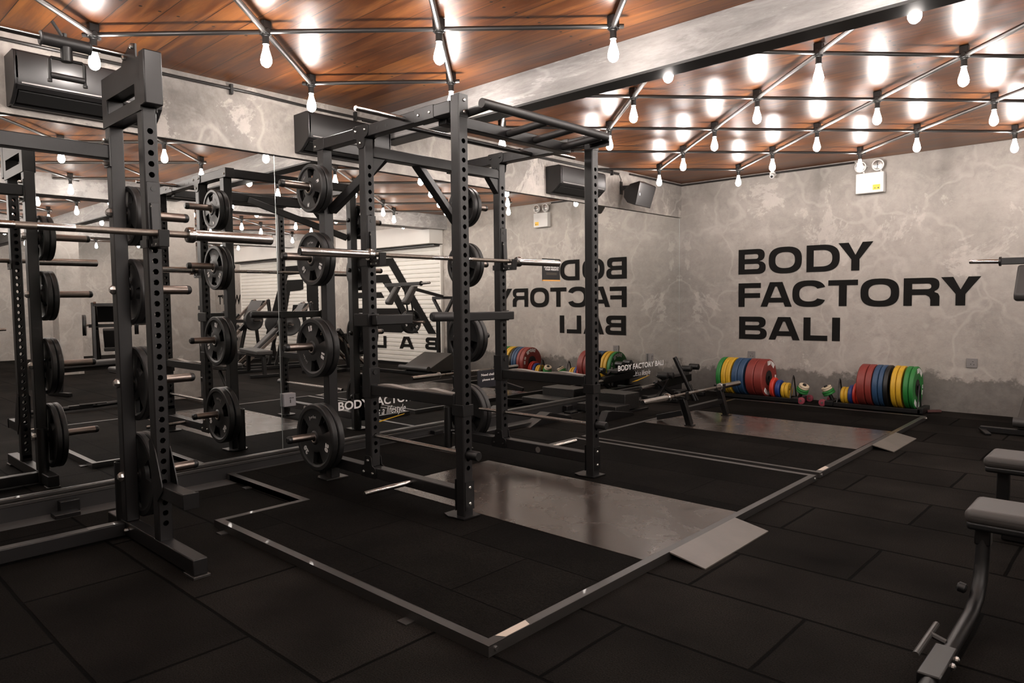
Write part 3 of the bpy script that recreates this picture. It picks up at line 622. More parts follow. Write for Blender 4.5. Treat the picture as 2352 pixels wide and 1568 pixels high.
def outlet(x, z, lb, onx=False, s=.052, m=GREYP):
    t = thing('power_socket', lb, 'power socket', (x if not onx else .01, YB if not onx else x, z-s))
    if not onx:
        build('face_plate', MB().box(x-s,x+s,YB-.014,YB-.001,z-s,z+s), m, t, bevel=.004)
        build('pin_holes', MB().box(x+.005,x+.017,YB-.0155,YB-.0138,z+.014,z+.019).box(x-.012,x-.006,YB-.0155,YB-.0138,z-.018,z-.006).box(x+.018,x+.024,YB-.0155,YB-.0138,z-.022,z-.010), PADBLK, t)
    else:
        build('face_plate', MB().box(.001,.032,x-s,x+s,z-s,z+s), m, t, bevel=.004)
        build('pin_holes', MB().box(.0318,.0335,x-.004,x+.014,z+.012,z+.018).box(.0318,.0335,x+.000,x+.006,z-.024,z+.004).box(.0318,.0335,x+.018,x+.032,z+.012,z+.018), PADBLK, t)
outlet(1.089,.533,'grey square power socket on the back wall under the painted word BALI')
outlet(3.59,.556,'grey square power socket on the back wall to the right of the bumper plates')
outlet(2.857,.527,'grey power socket fixed on the mirror beside the weight storage', True, .052, mat('silver_socket', (.30,.29,.30), .45))
outlet(8.245,.505,'dark grey power socket on the mirror near the far corner', True, .05, GREYP)

# stickers and signs on the mirror
def on_mirror(u, v, d): return Vector((.0016+abs(d), u, v))
def mirror_title(u0, u1, z0, z1, drop, sub, uy, lb):
    t = thing('mirror_decal', lb, 'decal', (0, (u0+u1)/2, z0-.15), 'white slogans on the mirrors')
    m_ = MB(); fit_text(m_, 'BODY FACTORY BALI', u0, u1, z0, z1, on_mirror, .022); build('slogan_line', m_, WHITE, t, smooth=False)
    m_ = MB(); fit_text(m_, "...It's a lifestyle", sub[0], sub[1], sub[2], sub[3], on_mirror, -.004, .35); build('script_line', m_, WHITE, t, smooth=False)
    m_ = MB(); m_.prism([on_mirror(*p, 0) for p in ((uy[0],uy[2],),(uy[1],uy[3]),(uy[1]-.04*(uy[1]-uy[0]),uy[3]-.006),(uy[0]+.3*(uy[1]-uy[0]),uy[2]+.004))], (.001,0,0)); build('underline', m_, YELLOW, t, smooth=False)
mirror_title(7.49, 8.60, .372, .445, 0, (7.84,8.26,.255,.345), (7.80,8.24,.205,.262), 'white BODY FACTORY BALI slogan on the mirror near the far corner')
mirror_title(3.32, 4.43, .376, .452, 0, (3.62,4.04,.268,.362), (3.62,4.03,.222,.268), 'white BODY FACTORY BALI slogan on the mirror, seen through the power rack')
t = thing('notice', 'small black PLEASE RE-RACK YOUR WEIGHTS notice stuck on the mirror', 'sign', (0, 6.16, 1.525))
build('backing', MB().box(.0005,.006,6.010,6.315,1.525,1.765), mat('notice_black', (.012,.011,.011), .5), t)
build('orange_edge', MB().box(.0005,.007,6.010,6.318,1.512,1.527), mat('orange_strip', (.75,.38,.10), .5), t)
m_ = MB(); fit_text(m_, 'PLEASE RE-RACK', 6.035,6.295,1.66,1.682, lambda u,v,d: Vector((.0066+abs(d),u,v)), .03); fit_text(m_, 'YOUR WEIGHTS', 6.045,6.285,1.632,1.654, lambda u,v,d: Vector((.0066+abs(d),u,v)), .03)
build('notice_text', m_, WHITE, t, smooth=False)
m_ = MB().box(.0062,.0068,6.07,6.255,1.600,1.604).box(.0062,.0068,6.075,6.255,1.586,1.590); build('small_print', m_, mat('small_print', (.16,.13,.09), .6), t)
t = thing('notice', 'dark notice reading Need chalk? please ask, on the mirror behind the power rack', 'sign', (0, 5.13, .405))
build('backing', MB().box(.0005,.008,4.975,5.30,.405,.585), mat('chalk_sign_navy', (.013,.013,.018), .45), t, bevel=.002)
m_ = MB(); fit_text(m_, 'Need chalk?', 5.02,5.235,.525,.550, lambda u,v,d: Vector((.0086+abs(d),u,v)), .02); fit_text(m_, 'please ask', 5.035,5.225,.468,.497, lambda u,v,d: Vector((.0086+abs(d),u,v)), .02)
build('notice_text', m_, WHITE, t, smooth=False)
# clamps on the curb
for y, lb in ((1.28,'black clamp block under the mirror rail, left of the nearest half rack'),(4.35,'black clamp block under the mirror rail behind the power rack'),(6.35,'black clamp block under the mirror rail near the step box')):
    t = thing('rail_clamp', lb, 'clamp', (.1,y,0), 'clamp blocks under the mirror rail')
    build('block', MB().box(.046,.11,y-.055,y+.055,0,.075), STEELD, t, bevel=.004)
    build('foot', MB().box(.11,.21,y-.11,y+.03,-.004,.022), STEELD, t, bevel=.004)

# ================================================================== PLATFORMS
HP = .041
def platform(name_lb, loops, inner, ply, plym, ramp, bolts, tiles):
    t = thing('lifting_platform', name_lb, 'platform', (2.3, inner[2]+1, 0), 'lifting platforms')
    w_ = .045; f = MB(); n = len(loops)
    for i in range(n):                                   # mitred steel edge tube
        p, q = Vector(loops[i]), Vector(loops[(i+1) % n])
        a, c_ = Vector(loops[i-1]), Vector(loops[(i+2) % n])
        def off(pt, d1, d2):
            n1 = Vector((-d1.y, d1.x)); n2 = Vector((-d2.y, d2.x)); return pt+(n1+n2)*w_
        d0, d1, d2 = (p-a).normalized(), (q-p).normalized(), (c_-q).normalized()
        pi, qi = off(p, d0, d1), off(q, d1, d2)
        f.prism([(p.x,p.y,0),(q.x,q.y,0),(qi.x,qi.y,0),(pi.x,pi.y,0)], (0,0,HP))
    build('steel_frame', f, EDGE if False else EDGE, t, bevel=.003)
    m_ = MB()
    for x0, x1, y0, y1 in tiles: m_.box(x0, x1, y0, y1, .0, HP-.003)
    build('rubber_mats', m_, PLATM, t, smooth=False)
    build('plywood_inlay', MB().box(ply[0], ply[1], ply[2], ply[3], .0, HP-.0015), plym, t, smooth=False)
    x0, x1, y0, y1 = ramp
    build('ramp', MB().prism([(x0-.002,y0,HP-.006),(x0-.002,y0,HP+.001),(x1,y0,.006),(x1,y0,.0)], (0,y1-y0,0)), RAMP, t, smooth=False)
    for x, y in bolts: build('corner_bolt', MB().cyl((x-.004,y,.022),(x+.006,y,.022),.0085,10), BOLT, t)
    return t
p1 = platform('nearest lifting platform, black mats with a glossy plywood strip under the power rack',
    [(1.095,1.752),(3.352,1.752),(3.352,5.05),(1.205,5.05),(1.205,4.49),(.06,4.49),(.06,2.31),(1.095,2.31)], (0,0,1.75), (1.24,3.307,2.86,3.875), PLY, (3.352,3.545,3.03,3.76),
    [(3.352,1.79),(3.352,5.01)], [(1.14,3.307,1.797,2.31),(.105,3.307,2.31,2.859),(.105,1.239,2.859,3.876),(.105,3.307,3.876,4.49),(1.25,3.307,4.49,5.005)])
for x, y in ((1.25,1.735),(2.9,1.735),(.42,2.29)): build('anchor_lug', MB().box(x-.03,x+.03,y-.028,y+.02,0,.006), EDGE, p1)
build('tape_mark', MB().prism([(3.309,1.83,HP),(3.345,1.85,HP),(3.345,1.985,HP),(3.309,2.0,HP)], (0,0,.0006)), mat('tape_cream', (.55,.47,.40), .6), p1)
p2 = platform('further lifting platform, black mats with a worn plywood strip, in front of the back wall',
    [(1.2,5.125),(3.345,5.125),(3.33,8.28),(1.2,8.28)], (0,0,5.1), (1.245,3.288,6.13,7.15), PLY2, (3.338,3.505,6.385,7.11),
    [(3.345,5.16),(3.335,8.245)], [(1.245,3.298,5.17,6.129),(1.245,3.288,7.151,8.236)])
build('tape_mark', MB().prism([(3.302,5.20,HP),(3.338,5.21,HP),(3.338,5.33,HP),(3.302,5.36,HP)], (0,0,.0006)), mat('tape_cream', (.55,.47,.40), .6), p2)

# ================================================================== POWER RACK
TH = .072
HOLE = .0535
rk = thing('power_rack', 'tall black power rack with pull-up bars standing on the nearest platform', 'power rack', (1.5, 3.4, HP))
YN, YFa = 2.73, 3.985
def hz(z0, z1, ref): 
    k = math.ceil((z0-ref)/HOLE); out = []
    while ref+k*HOLE < z1: out.append(ref+k*HOLE); k += 1
    return out
for yi, y in enumerate((YN, YFa)):
    s = 1 if yi == 0 else -1
    y2 = y+TH
    # front, mid, storage uprights
    o = build('upright', MB().holed(2.113,2.185,y,y2,HP+.006,2.462,hz(.29,2.25,.49)), STEEL, rk)
    for z in (2.43, 2.365, .12, .215): build('bolt', MB().lathe([(.011,0),(.010,.005),(.005,.008)], (2.188,y+.04,z), (1,0,0), 10), BOLT, o)
    build('bracket_plate', MB().box(2.1855,2.1895,y+.006,y2+.003,.085,.25).box(2.107,2.1125,y-.003,y2,.075,.26), STEELD, o)
    build('top_plate', MB().box(2.1855,2.189,y+.004,y2-.002,2.335,2.462), STEELD, o)
    o = build('upright', MB().holed(1.218,1.290,y,y2,.207,2.362,hz(.28,2.22,.305)), STEEL, rk)
    o = build('upright', MB().box(.727,.799,y,y2,HP+.006,2.362), STEEL, rk, bevel=.004)
    build('foot_plate', MB().prism([(2.03,y-.02,HP),(2.09,y-.045,HP),(2.21,y-.03,HP),(2.215,y2+.03,HP),(2.09,y2+.045,HP),(2.03,y2+.02,HP)], (0,0,.007)), STEELD, rk)
    build('foot_plate', MB().prism([(.66,y-.02,HP),(.70,y-.05,HP),(.82,y-.05,HP),(.83,y2+.05,HP),(.70,y2+.05,HP),(.66,y2+.02,HP)], (0,0,.007)), EDGE, rk)
    o = build('base_rail', MB().box(.799,2.113,y,y2,.132,.204), STEEL, rk, bevel=.005)
    build('washer', MB().cyl((1.665,y-.004 if yi else y+.002,.165),(1.665,y+.002,.165),.022,16), BOLT if yi else STEELD, o)
    for x in (1.82,1.95): build('bore', MB().cyl((x,y-.0008,.165),(x,y+.002,.165),.009,10), PADBLK, o)
    o = build('top_rail', MB().box(.69,2.113,y,y2,2.364,2.438), STEEL, rk, bevel=.005)
    for x in (1.43,1.52): build('bore', MB().cyl((x,y-.0008,2.40),(x,y+.002,2.40),.011,10), PADBLK, o)
    build('sleeve_joint', MB().box(1.80,1.975,y-.003,y2+.003,2.361,2.441), STEEL, o, bevel=.003)
    build('sleeve_joint', MB().box(.682,.815,y-.003,y2+.003,2.361,2.441), STEEL, o, bevel=.003)
    for x, z in ((1.84,2.40),(1.94,2.40),(.71,2.39)): build('bolt', MB().lathe([(.009,0),(.008,.005),(.004,.007)], (x,y-.003,z), (0,-1,0), 10), BOLT, o)
    # T-shaped gussets joining the mid upright
    for yy in (y-.006, y2):
        T = [(1.172,.140),(1.180,.128),(1.328,.128),(1.336,.140),(1.336,.186),(1.326,.202),(1.298,.212),(1.292,.262),(1.276,.276),(1.232,.276),(1.216,.262),(1.210,.212),(1.182,.202),(1.172,.186)]
        build('gusset', MB().prism([(x,yy,z) for x, z in T], (0,.006,0)), STEELD, rk, bevel=.0015)
        T2 = [(x, 2.572-z) for x, z in T]
        build('gusset', MB().prism([(x,yy,z) for x, z in T2], (0,.006,0)), STEELD, rk, bevel=.0015)
        sgn = -1 if yy < y else 1; fy = yy if sgn < 0 else yy+.006
        for x, z in ((1.204,.163),(1.304,.163),(1.254,.243),(1.204,2.409),(1.304,2.409),(1.254,2.329)):
            build('bolt', MB().lathe([(.010,0),(.009,.006),(.004,.009)], (x,fy,z), (0,sgn,0), 10), BOLT if yi == 0 else STEELD, rk)
    # diagonal brace from storage upright to the cross member
    build('brace', MB().bar((.80,2.79,1.945),(1.235,2.93,2.275),.058,.058) if yi == 0 else MB().bar((.80,3.99,1.93),(1.235,3.20,2.27),.058,.058), STEEL, rk, bevel=.004)
    # plate pegs on the storage upright
    for z in (2.10, 1.614, .995, .362):
        pg = build('plate_peg', MB().capped((.763, y if s > 0 else y2, z),(.763, (y-.30) if s > 0 else (y2+.30), z), .0255, 20), GUNMET, rk)
        build('peg_base', MB().cyl((.763, y if s > 0 else y2, z),(.763,(y-.008) if s > 0 else (y2+.008),z),.042,20), STEELD, pg)
        build('end_cap', MB().capped((.763, (y-.285) if s > 0 else (y2+.285), z),(.763, (y-.315) if s > 0 else (y2+.315), z), .0265, 20, .6), PADBLK, pg)
        build('bolt', MB().lathe([(.022,0),(.022,.012),(.010,.02)], (.763,(y2 if s > 0 else y),z), (0,s,0), 10), STEELD, pg)
    # band pegs
    for z in (.172, 2.405):
        build('band_peg', MB().cyl((1.70,y if s > 0 else y2,z),(1.70,(y-.345) if s > 0 else (y2+.345),z),.0155,16).cyl((1.70,(y-.345) if s > 0 else (y2+.345),z),(1.70,(y-.351) if s > 0 else (y2+.351),z),.0135,16), CHROME, rk)
    # bar holder tube beside the storage upright
    hx, hy = (.64, y+.04) if s > 0 else (.67, y-.02)
    hd = build('bar_holder', MB().lathe([(.0335,0),(.0335,.34),(.029,.34),(.029,.02)], (hx,hy,.06), (0,0,1), 20, False).cyl((hx,hy,.055),(hx,hy,.062),.0335,20), STEELD, rk)
    build('holder_arm', MB().cyl((hx+.03,hy,.20),(.73,y+.03,.20),.018,12), STEELD, hd)
# cross members
build('cross_member', MB().box(1.222,1.286,YN+TH,YFa,2.245,2.318), STEEL, rk, bevel=.005)
build('cross_member', MB().box(.70,.765,YN+TH,YFa,2.368,2.438), STEEL, rk, bevel=.005)
build('corner_gusset', MB().prism([(1.225,YN+TH,2.245),(1.225,YN+TH,2.13),(1.225,YN+TH+.10,2.245)], (.055,0,0)), STEEL, rk, bevel=.003)
build('corner_gusset', MB().prism([(1.225,YFa,2.245),(1.225,YFa,2.13),(1.225,YFa-.10,2.245)], (.055,0,0)), STEEL, rk, bevel=.003)
build('cross_member', MB().box(1.93,2.00,YN+TH,YFa,2.335,2.405), STEELD, rk, bevel=.005)
pb = build('pull_up_bar', MB().cyl((2.325,2.775,2.388),(2.325,3.955,2.392),.0265,20), HANDLE, rk)
for y in (2.835, 3.34, 3.60, 3.9):
    build('support_handle', MB().cyl((1.97,y,2.365),(2.32,y,2.385),.0235,16), HANDLE, pb)
build('end_bracket', MB().box(2.185,2.345,3.96,3.966,2.33,2.42).box(2.185,2.345,3.95,3.956,2.36,2.41), STEELD, pb)
build('pull_up_bar', MB().cyl((1.62,YN+TH,2.385),(1.62,YFa,2.385),.0155,14), STEELD, rk)
# safety arms (spotter beams) and rods: lift-off things
def spotter(y, lb, far):
    t = thing('spotter_beam', lb, 'spotter beam', (1.7, y+.036, .68), 'spotter beams of the power rack')
    build('beam', MB().box(1.292,2.111,y+.002,y+TH-.002,.685,.752), STEELD, t, bevel=.004)
    top = MB(); n = 16; yy0, yy1 = y+.012, y+TH-.012; L_, R_ = [], []
    for i in range(n+1):
        x = 1.36+i*(2.09-1.36)/n; zt = .760+.006*math.sin(i*.7)+(.006 if i > 10 else 0)
        L_.append(top.bm.verts.new((x,yy0,zt))); R_.append(top.bm.verts.new((x,yy1,zt)))
    Lb = [top.bm.verts.new((v.co.x,yy0,.7525)) for v in L_]; Rb = [top.bm.verts.new((v.co.x,yy1,.7525)) for v in R_]
    for i in range(n):
        for a, b_ in ((L_,R_),(R_,Rb),(Rb,Lb),(Lb,L_)): top.bm.faces.new((a[i],a[i+1],b_[i+1],b_[i]))
    top.bm.faces.new((L_[0],R_[0],Rb[0],Lb[0])); top.bm.faces.new((L_[n],Lb[n],Rb[n],R_[n]))
    build('wear_strip', top, mat('worn_plastic_strip', (.26,.235,.215), .3, noise=(12,.4)), t)
    build('hook_plate', MB().box(1.2915,1.298,y-.004,y+TH+.004,.665,.865).box(1.21,1.2915,y-.0045,y-.0005,.665,.865), STEELD, t, bevel=.002)
    build('locking_pin', MB().cyl((1.292,y+.036,.835),(1.305,y+.036,.835),.016,12), PADBLK, t)
    build('collar', MB().box(2.10,2.192,y-.006,y-.0005,.635,.70).box(2.1855,2.192,y-.0005,y+TH+.005,.635,.70).box(2.10,2.1125,y-.0005,y+TH+.005,.635,.76), STEELD, t, bevel=.002)
spotter(YN, 'black spotter beam with worn pale top strip on the near side of the power rack', 0)
spotter(YFa, 'black spotter beam with worn pale top strip on the far side of the power rack', 1)
for y, x0, x1, lb in ((YN+.037,1.215,2.275,'chrome safety rod with black knob through the near uprights of the power rack'),(YFa+.037,1.0,2.275,'chrome safety rod with black knob through the far uprights of the power rack')):
    t = thing('safety_rod', lb, 'safety rod', (1.7,y,.39), 'chrome safety rods')
    build('rod', MB().cyl((x0,y,.4095),(x1-.07,y,.4095),.0135,16), CHROME, t)
    build('knob', MB().lathe([(.016,0),(.027,.004),(.028,.078),(.024,.085)], (2.187,y,.4095), (1,0,0), 20), PADBLK, t)
# dip arms
t = thing('dip_arm', 'short flat black dip arm on the near middle upright of the power rack', 'dip arm', (1.3,YN,1.14), 'dip arms')
build('bracket', MB().box(1.14,1.30,YN-.010,YN-.001,1.140,1.222).box(1.291,1.301,YN-.010,YN+TH+.006,1.140,1.222), STEELD, t, bevel=.003)
build('arm', MB().box(1.302,1.362,YN+.01,3.045,1.147,1.214), STEELD, t, bevel=.006)
t = thing('dip_arm', 'black dip arm with round grip reaching inward from the far middle upright', 'dip arm', (1.3,YFa,1.14), 'dip arms')
build('bracket', MB().box(1.291,1.301,YFa-.006,YFa+TH+.012,1.140,1.222).box(1.20,1.30,YFa+TH+.001,YFa+TH+.01,1.14,1.222), STEELD, t, bevel=.003)
build('arm', MB().box(1.302,1.362,3.52,YFa+TH+.008,1.150,1.214), STEELD, t, bevel=.006)
build('grip', MB().capped((1.332,3.53,1.184),(1.332,3.235,1.190),.034,20,.5), HANDLE, t)
build('inner_sleeve', MB().cyl((1.332,3.56,1.183),(1.332,3.50,1.184),.030,16), STEELD, t)
# J hooks
def jhook(x, y, z, lb, w_=TH, lip=1):
    t = thing('j_hook', lb, 'j-hook', (x+.01, y, z-.06), 'bar hooks on the racks')
    build('back_plate', MB().box(x+.001,x+.010,y+.004,y+w_-.002,z-.055,z+.275), STEELD, t, bevel=.003)
    build('liner', MB().prism([(x+.010,y+.016,z-.02),(x+.010,y+.016,z+.17),(x+.022,y+.016,z+.17),(x+.030,y+.016,z-.012),(x+.115,y+.016,z-.012),(x+.115,y+.016,z-.03),(x+.01,y+.016,z-.03)], (0,w_-.032,0)), PADBLK, t, bevel=.002)
    build('arm', MB().prism([(x+.010,y+.010,z-.052),(x+.010,y+.010,z-.030),(x+.104,y+.010,z-.030),(x+.112,y+.010,z+.030),(x+.126,y+.010,z+.030),(x+.118,y+.010,z-.052)], (0,w_-.020,0)), STEELD, t, bevel=.002)
    build('side_cheek', MB().box(x-.076,x+.008,y-.007,y-.001,z-.052,z-.012) if lip else MB().box(x-.04,x+.008,y-.007,y-.001,z-.052,z-.012), STEELD, t)
    for dx, dz in ((.03,-.04),(.085,-.04),(.022,.15)): build('rivet', MB().cyl((x+dx,y+.0145 if dz > 0 else y+.0075,z+dz),(x+dx,y+.017,z+dz),.006,8), BOLT, t)
    build('pin', MB().cyl((x+.009,y+w_/2,z+.24),(x+.013,y+w_/2,z+.24),.013,12), PADBLK, t)
jhook(1.290, YN, 1.588, 'black j-hook holding the barbell on the near middle upright of the power rack')
jhook(1.290, YFa, 1.588, 'black j-hook holding the barbell on the far middle upright of the power rack')

# ================================================================== BARBELLS
def barbell(x, z, yc, lb, half=1.21, col=.70, direction=None, ends=None, shaft_r=.0145, sleeve_r=.0268):
    """bar along Y (or between two ends)"""
    if ends is None: a, b_ = Vector((x, yc-half, z)), Vector((x, yc+half, z))
    else: a, b_ = Vector(ends[0]), Vector(ends[1])
    d = (b_-a).normalized(); L = (b_-a).length; mid = (a+b_)/2; cl = col*L/2/half if ends else col
    t = thing('barbell', lb, 'barbell', mid, None)
    m_ = MB().cyl(mid-d*cl, mid+d*cl, shaft_r, 20); build('shaft', m_, SHAFT, t)
    for s in (-1, 1): build('smooth_ring', MB().cyl(mid+d*s*.04, mid+d*s*.19, shaft_r+.0006, 20), CHROME, t)
    for s in (-1, 1):
        e = mid+d*s*L/2; c0 = mid+d*s*cl
        sl = build('sleeve', MB().lathe([(sleeve_r,0),(sleeve_r,(e-c0).length-.004),(sleeve_r-.003,(e-c0).length)], c0, d*s, 24), CHROME, t)
        build('collar', MB().lathe([(.022,-.016),(.037,-.010),(.040,0),(.040,.020),(.036,.026)], c0, d*s, 24), CHROME, sl)
        build('end_cap', MB().lathe([(sleeve_r-.006,-.002),(sleeve_r-.006,.002)], e, d*s, 20), PADBLK, sl)
        build('inner_ring', MB().cyl(mid+d*s*(cl-.10), mid+d*s*(cl-.106), .0175, 16), STEELD, t)
    return t
barbell(1.362, 1.604, 3.41, 'long steel barbell racked across the power rack at head height')
barbell(1.468, 1.650, .815, 'long steel barbell racked across the nearest half rack, leaving the left edge', 1.15, .70, shaft_r=.0165, sleeve_r=.029)

# ================================================================== IRON-STYLE RUBBER GRIP PLATES
def arc_text(mb, txt, c, ex, ey, n, rad, ang, size, flip=False, offset=.012, spacing=1.0):
    """text centred at angle ang (deg, ccw in the ex,ey frame) along a circle"""
    adv = size*.60*spacing/rad; a0 = math.radians(ang)+(len(txt)-1)*adv/2
    for i, ch in enumerate(txt):
        if ch == ' ': continue
        a = a0-i*adv; rdir = ex*math.cos(a)+ey*math.sin(a); tdir = ex*math.sin(a)-ey*math.cos(a)
        me = font_mesh(ch, size, offset, align='CENTER')
        mb.add_mesh(me, frame(c+rdir*(rad-size*.33)+n*.0008, tdir, rdir))
def grip_plate_mesh(R, t, rot, c, ax):
    """disc in plane normal to ax, centre of the near face at c; three grip openings"""
    N = 72; ax = Vector(ax); ex = Vector((1,0,0)) if abs(ax.x) < .5 else Vector((0,1,0)); ey = Vector((0,0,1)); mb = MB()
    rr = [.0275, .040, .050, R*.36, R*.44, R*.80, R*.84, R*.865, R*.97, R]
    hf = [.004, .004, -.003, -.003, -.007, -.008, -.004, .0, .0, -.006]     # front height relative to rim plane (negative = recessed)
    def is_open(i, k):
        if not (4 <= k <= 4): return False
        a = (360.0*(i+.5)/N - rot) % 120
        return 18 < a < 62
    F, Bk = [], []
    for k, r in enumerate(rr):
        F.append([]); Bk.append([])
        for i in range(N):
            a = 2*PI*i/N; d = ex*math.cos(a)*r+ey*math.sin(a)*r
            F[k].append(mb.bm.verts.new(c+d-ax*(-hf[k]) if False else c+d+ax*hf[k])); Bk[k].append(mb.bm.verts.new(c+d-ax*(t+hf[k])))
    for k in range(len(rr)-1):
        for i in range(N):
            j = (i+1) % N
            if is_open(i, k):
                if not is_open((i-1) % N, k): mb.bm.faces.new((F[k][i],F[k+1][i],Bk[k+1][i],Bk[k][i]))
                if not is_open(j, k): mb.bm.faces.new((F[k][j],F[k+1][j],Bk[k+1][j],Bk[k][j]))
                mb.bm.faces.new((F[k][i],F[k][j],Bk[k][j],Bk[k][i])); mb.bm.faces.new((F[k+1][i],F[k+1][j],Bk[k+1][j],Bk[k+1][i]))
                continue
            mb.bm.faces.new((F[k][i],F[k][j],F[k+1][j],F[k+1][i])); mb.bm.faces.new((Bk[k][i],Bk[k+1][i],Bk[k+1][j],Bk[k][j]))
    for i in range(N):
        j = (i+1) % N
        mb.bm.faces.new((F[-1][i],F[-1][j],Bk[-1][j],Bk[-1][i])); mb.bm.faces.new((F[0][i],F[0][j],Bk[0][j],Bk[0][i]))
    return mb
def grip_plate(c, ax, R, t, rot, kg, lb, text=True, grp='black grip plates on the racks'):
    c = Vector(c); ax = Vector(ax)
    th_ = thing('weight_plate', lb, 'weight plate', c-ax*t/2-Vector((0,0,R)), grp)
    build('disc', grip_plate_mesh(R, t, rot, c, ax), RUBBER, th_)
    build('hub_ring', MB().lathe([(.0268,-t-.002),(.0345,-t-.002),(.0345,.0052),(.031,.0068),(.0268,.0052),(.0268,-t-.002)], c, ax, 24, False), HUBST, th_)
    if text:
        ex = Vector((0,0,1)).cross(ax).normalized(); ey = Vector((0,0,1)); m_ = MB(); s = R*.165
        cc = c-ax*.0068
        arc_text(m_, 'Jordan', cc, ex, ey, ax, R*.62, rot+100, s*.80, offset=-.001, spacing=.84)
        arc_text(m_, kg, cc, ex, ey, ax, R*.66, rot-20, s*1.25, offset=.004, spacing=1.05)
        arc_text(m_, kg, cc, ex, ey, ax, R*.66, rot+220, s*1.25, offset=.004, spacing=1.05)
        build('plate_lettering', m_, WHITE, th_, smooth=False)
    return th_
PL = [(2.10,.166,'5','top','small'),(1.614,.187,'10','second','medium'),(.995,.208,'15','third','large'),(.362,.238,'20','bottom','largest')]
for z, R, kg, lv, szn in PL:
    r0 = {'5':40,'10':-5,'15':120,'20':0}[kg]
    for side, sy, yb in (('near', -1, YN), ('far', 1, YFa+TH)):
        t_ = .040 if kg in ('5','10') else .046
        y_in = yb+sy*.010
        grip_plate((.763, y_in+sy*t_, z-.012), (0,sy,0), R, t_, r0+50, kg, 'black %s kg plate, inner one on the %s %s peg of the power rack' % (kg, side, lv), text=False)
        grip_plate((.763, y_in+sy*(2*t_+.006), z-.012), (0,sy,0), R, t_, r0, kg, 'black %s kg plate, white lettering, outer on the %s %s peg of the power rack' % (kg, side, lv))

# ================================================================== NEAREST HALF RACK
hr = thing('half_rack', 'tall black half rack at the left edge with a slotted header and long foot', 'half rack', (1.1, .8, 0))
for yi, y in enumerate((1.338, .220)):
    s = 1 if yi == 0 else -1; y2 = y+.07; yo = y2 if s > 0 else y      # outer side (towards the power rack for the near frame)
    build('upright', MB().holed(1.33,1.40,y,y2,.092,2.262,hz(.14,2.20,.286),.0145), STEEL, hr)
    build('upright', MB().box(.86,.93,y,y2,.092,2.262), STEEL, hr, bevel=.005)
    ft = build('foot_rail', MB().box(.62,1.80,y,y2,.014,.092), STEEL, hr, bevel=.005)
    build('foot_cap', MB().box(1.70,1.815,y-.006,y2+.006,0,.014), EDGE, ft, bevel=.002)
    build('foot_cap', MB().box(.62,.72,y-.006,y2+.006,0,.014), EDGE, ft, bevel=.002)
    build('polish_edge', MB().box(.93,1.33,y-.002,y-.0005,.086,.094), EDGE, ft)
    # slotted header plates joining both uprights
    for yy in (y-.006, y2-.0005):
        hd = MB(); T = (.007,)
        X0, X1 = .855, 1.40
        hd.box(X0,X1,yy,yy+.006,2.395,2.515).box(X0,X1,yy,yy+.006,2.255,2.318).box(X0,X0+.07,yy,yy+.006,2.318,2.395).box(X1-.07,X1,yy,yy+.006,2.318,2.395)
        build('header_plate', hd, STEEL, hr)
    build('header_core', MB().box(.86,1.395,y,y2-.001,2.405,2.505).box(.86,.93,y,y2-.001,2.262,2.405).box(1.33,1.395,y,y2-.001,2.262,2.405), STEELD, hr)
    build('front_column', MB().box(1.400,1.470,y-.008,y2+.008,2.275,2.535), STEEL, hr, bevel=.006)
    ear = build('bar_ear', MB().prism([(1.16,y-.006,2.515),(1.36,y-.006,2.515),(1.36,y-.006,2.585),(1.30,y-.006,2.60),(1.20,y-.006,2.56)], (0,.008,0)), STEELD, hr)
    for x, z in ((1.22,2.545),(1.33,2.575)): build('bolt', MB().lathe([(.012,0),(.012,.01),(.006,.016)], (x,y-.006,z), (0,-1,0), 8), BOLT, ear)
    # landmine style stub with side gussets
    st = build('front_stub', MB().box(1.40,1.715,y+.001,y2-.001,.318,.388), STEEL, hr, bevel=.005)
    build('stub_face', MB().box(1.715,1.722,y-.003,y2+.003,.314,.392), STEELD, st, bevel=.002)
    for yy in (y-.005, y2): build('side_gusset', MB().prism([(1.32,yy,.60),(1.345,yy,.62),(1.40,yy,.56),(1.47,yy,.395),(1.47,yy,.36),(1.40,yy,.30),(1.34,yy,.40)], (0,.005,0)), STEELD, st)
    # plate pegs
    for z in (1.80, 1.382, .867, .345):
        pg = build('plate_peg', MB().capped((.895,yo,z),(.895,yo+s*.33,z),.0255,20), GUNMET, hr)
        build('end_cap', MB().capped((.895,yo+s*.318,z),(.895,yo+s*.345,z),.0262,20,.6), PADBLK, pg)
        build('bolt', MB().lathe([(.026,0),(.026,.012),(.014,.024)], (.895,(y if s > 0 else y2),z), (0,-s,0), 8), BOLT, pg)
    h_ = build('bar_holder', MB().lathe([(.033,0),(.033,.40),(.028,.40),(.028,.02)], (.81,y+.02,.014), (0,0,1), 20, False).cyl((.81,y+.02,.01),(.81,y+.02,.02),.033,20), STEELD, hr)
    build('holder_arm', MB().box(.83,.86,y+.01,y+.04,.30,.34), STEELD, h_)
build('rear_beam', MB().box(.862,.928,.29,1.338,2.085,2.160), STEEL, hr, bevel=.005)
build('beam_flange', MB().box(.850,.940,1.330,1.3378,2.045,2.20), STEELD, hr)
for z in (2.062, 2.185): build('bolt', MB().lathe([(.012,0),(.012,.014),(.006,.02)], (.90,1.330,z), (0,-1,0), 8), BOLT, hr)
build('floor_beam', MB().box(.842,.912,.29,1.338,.014,.088), STEEL, hr, bevel=.005)
build('wear_mark', MB().box(.850,.905,1.16,1.29,.0884,.0892), EDGE, hr)
build('bolt', MB().lathe([(.012,0),(.012,.014),(.006,.02)], (.95,1.336,.055), (0,-1,0), 8), BOLT, hr)
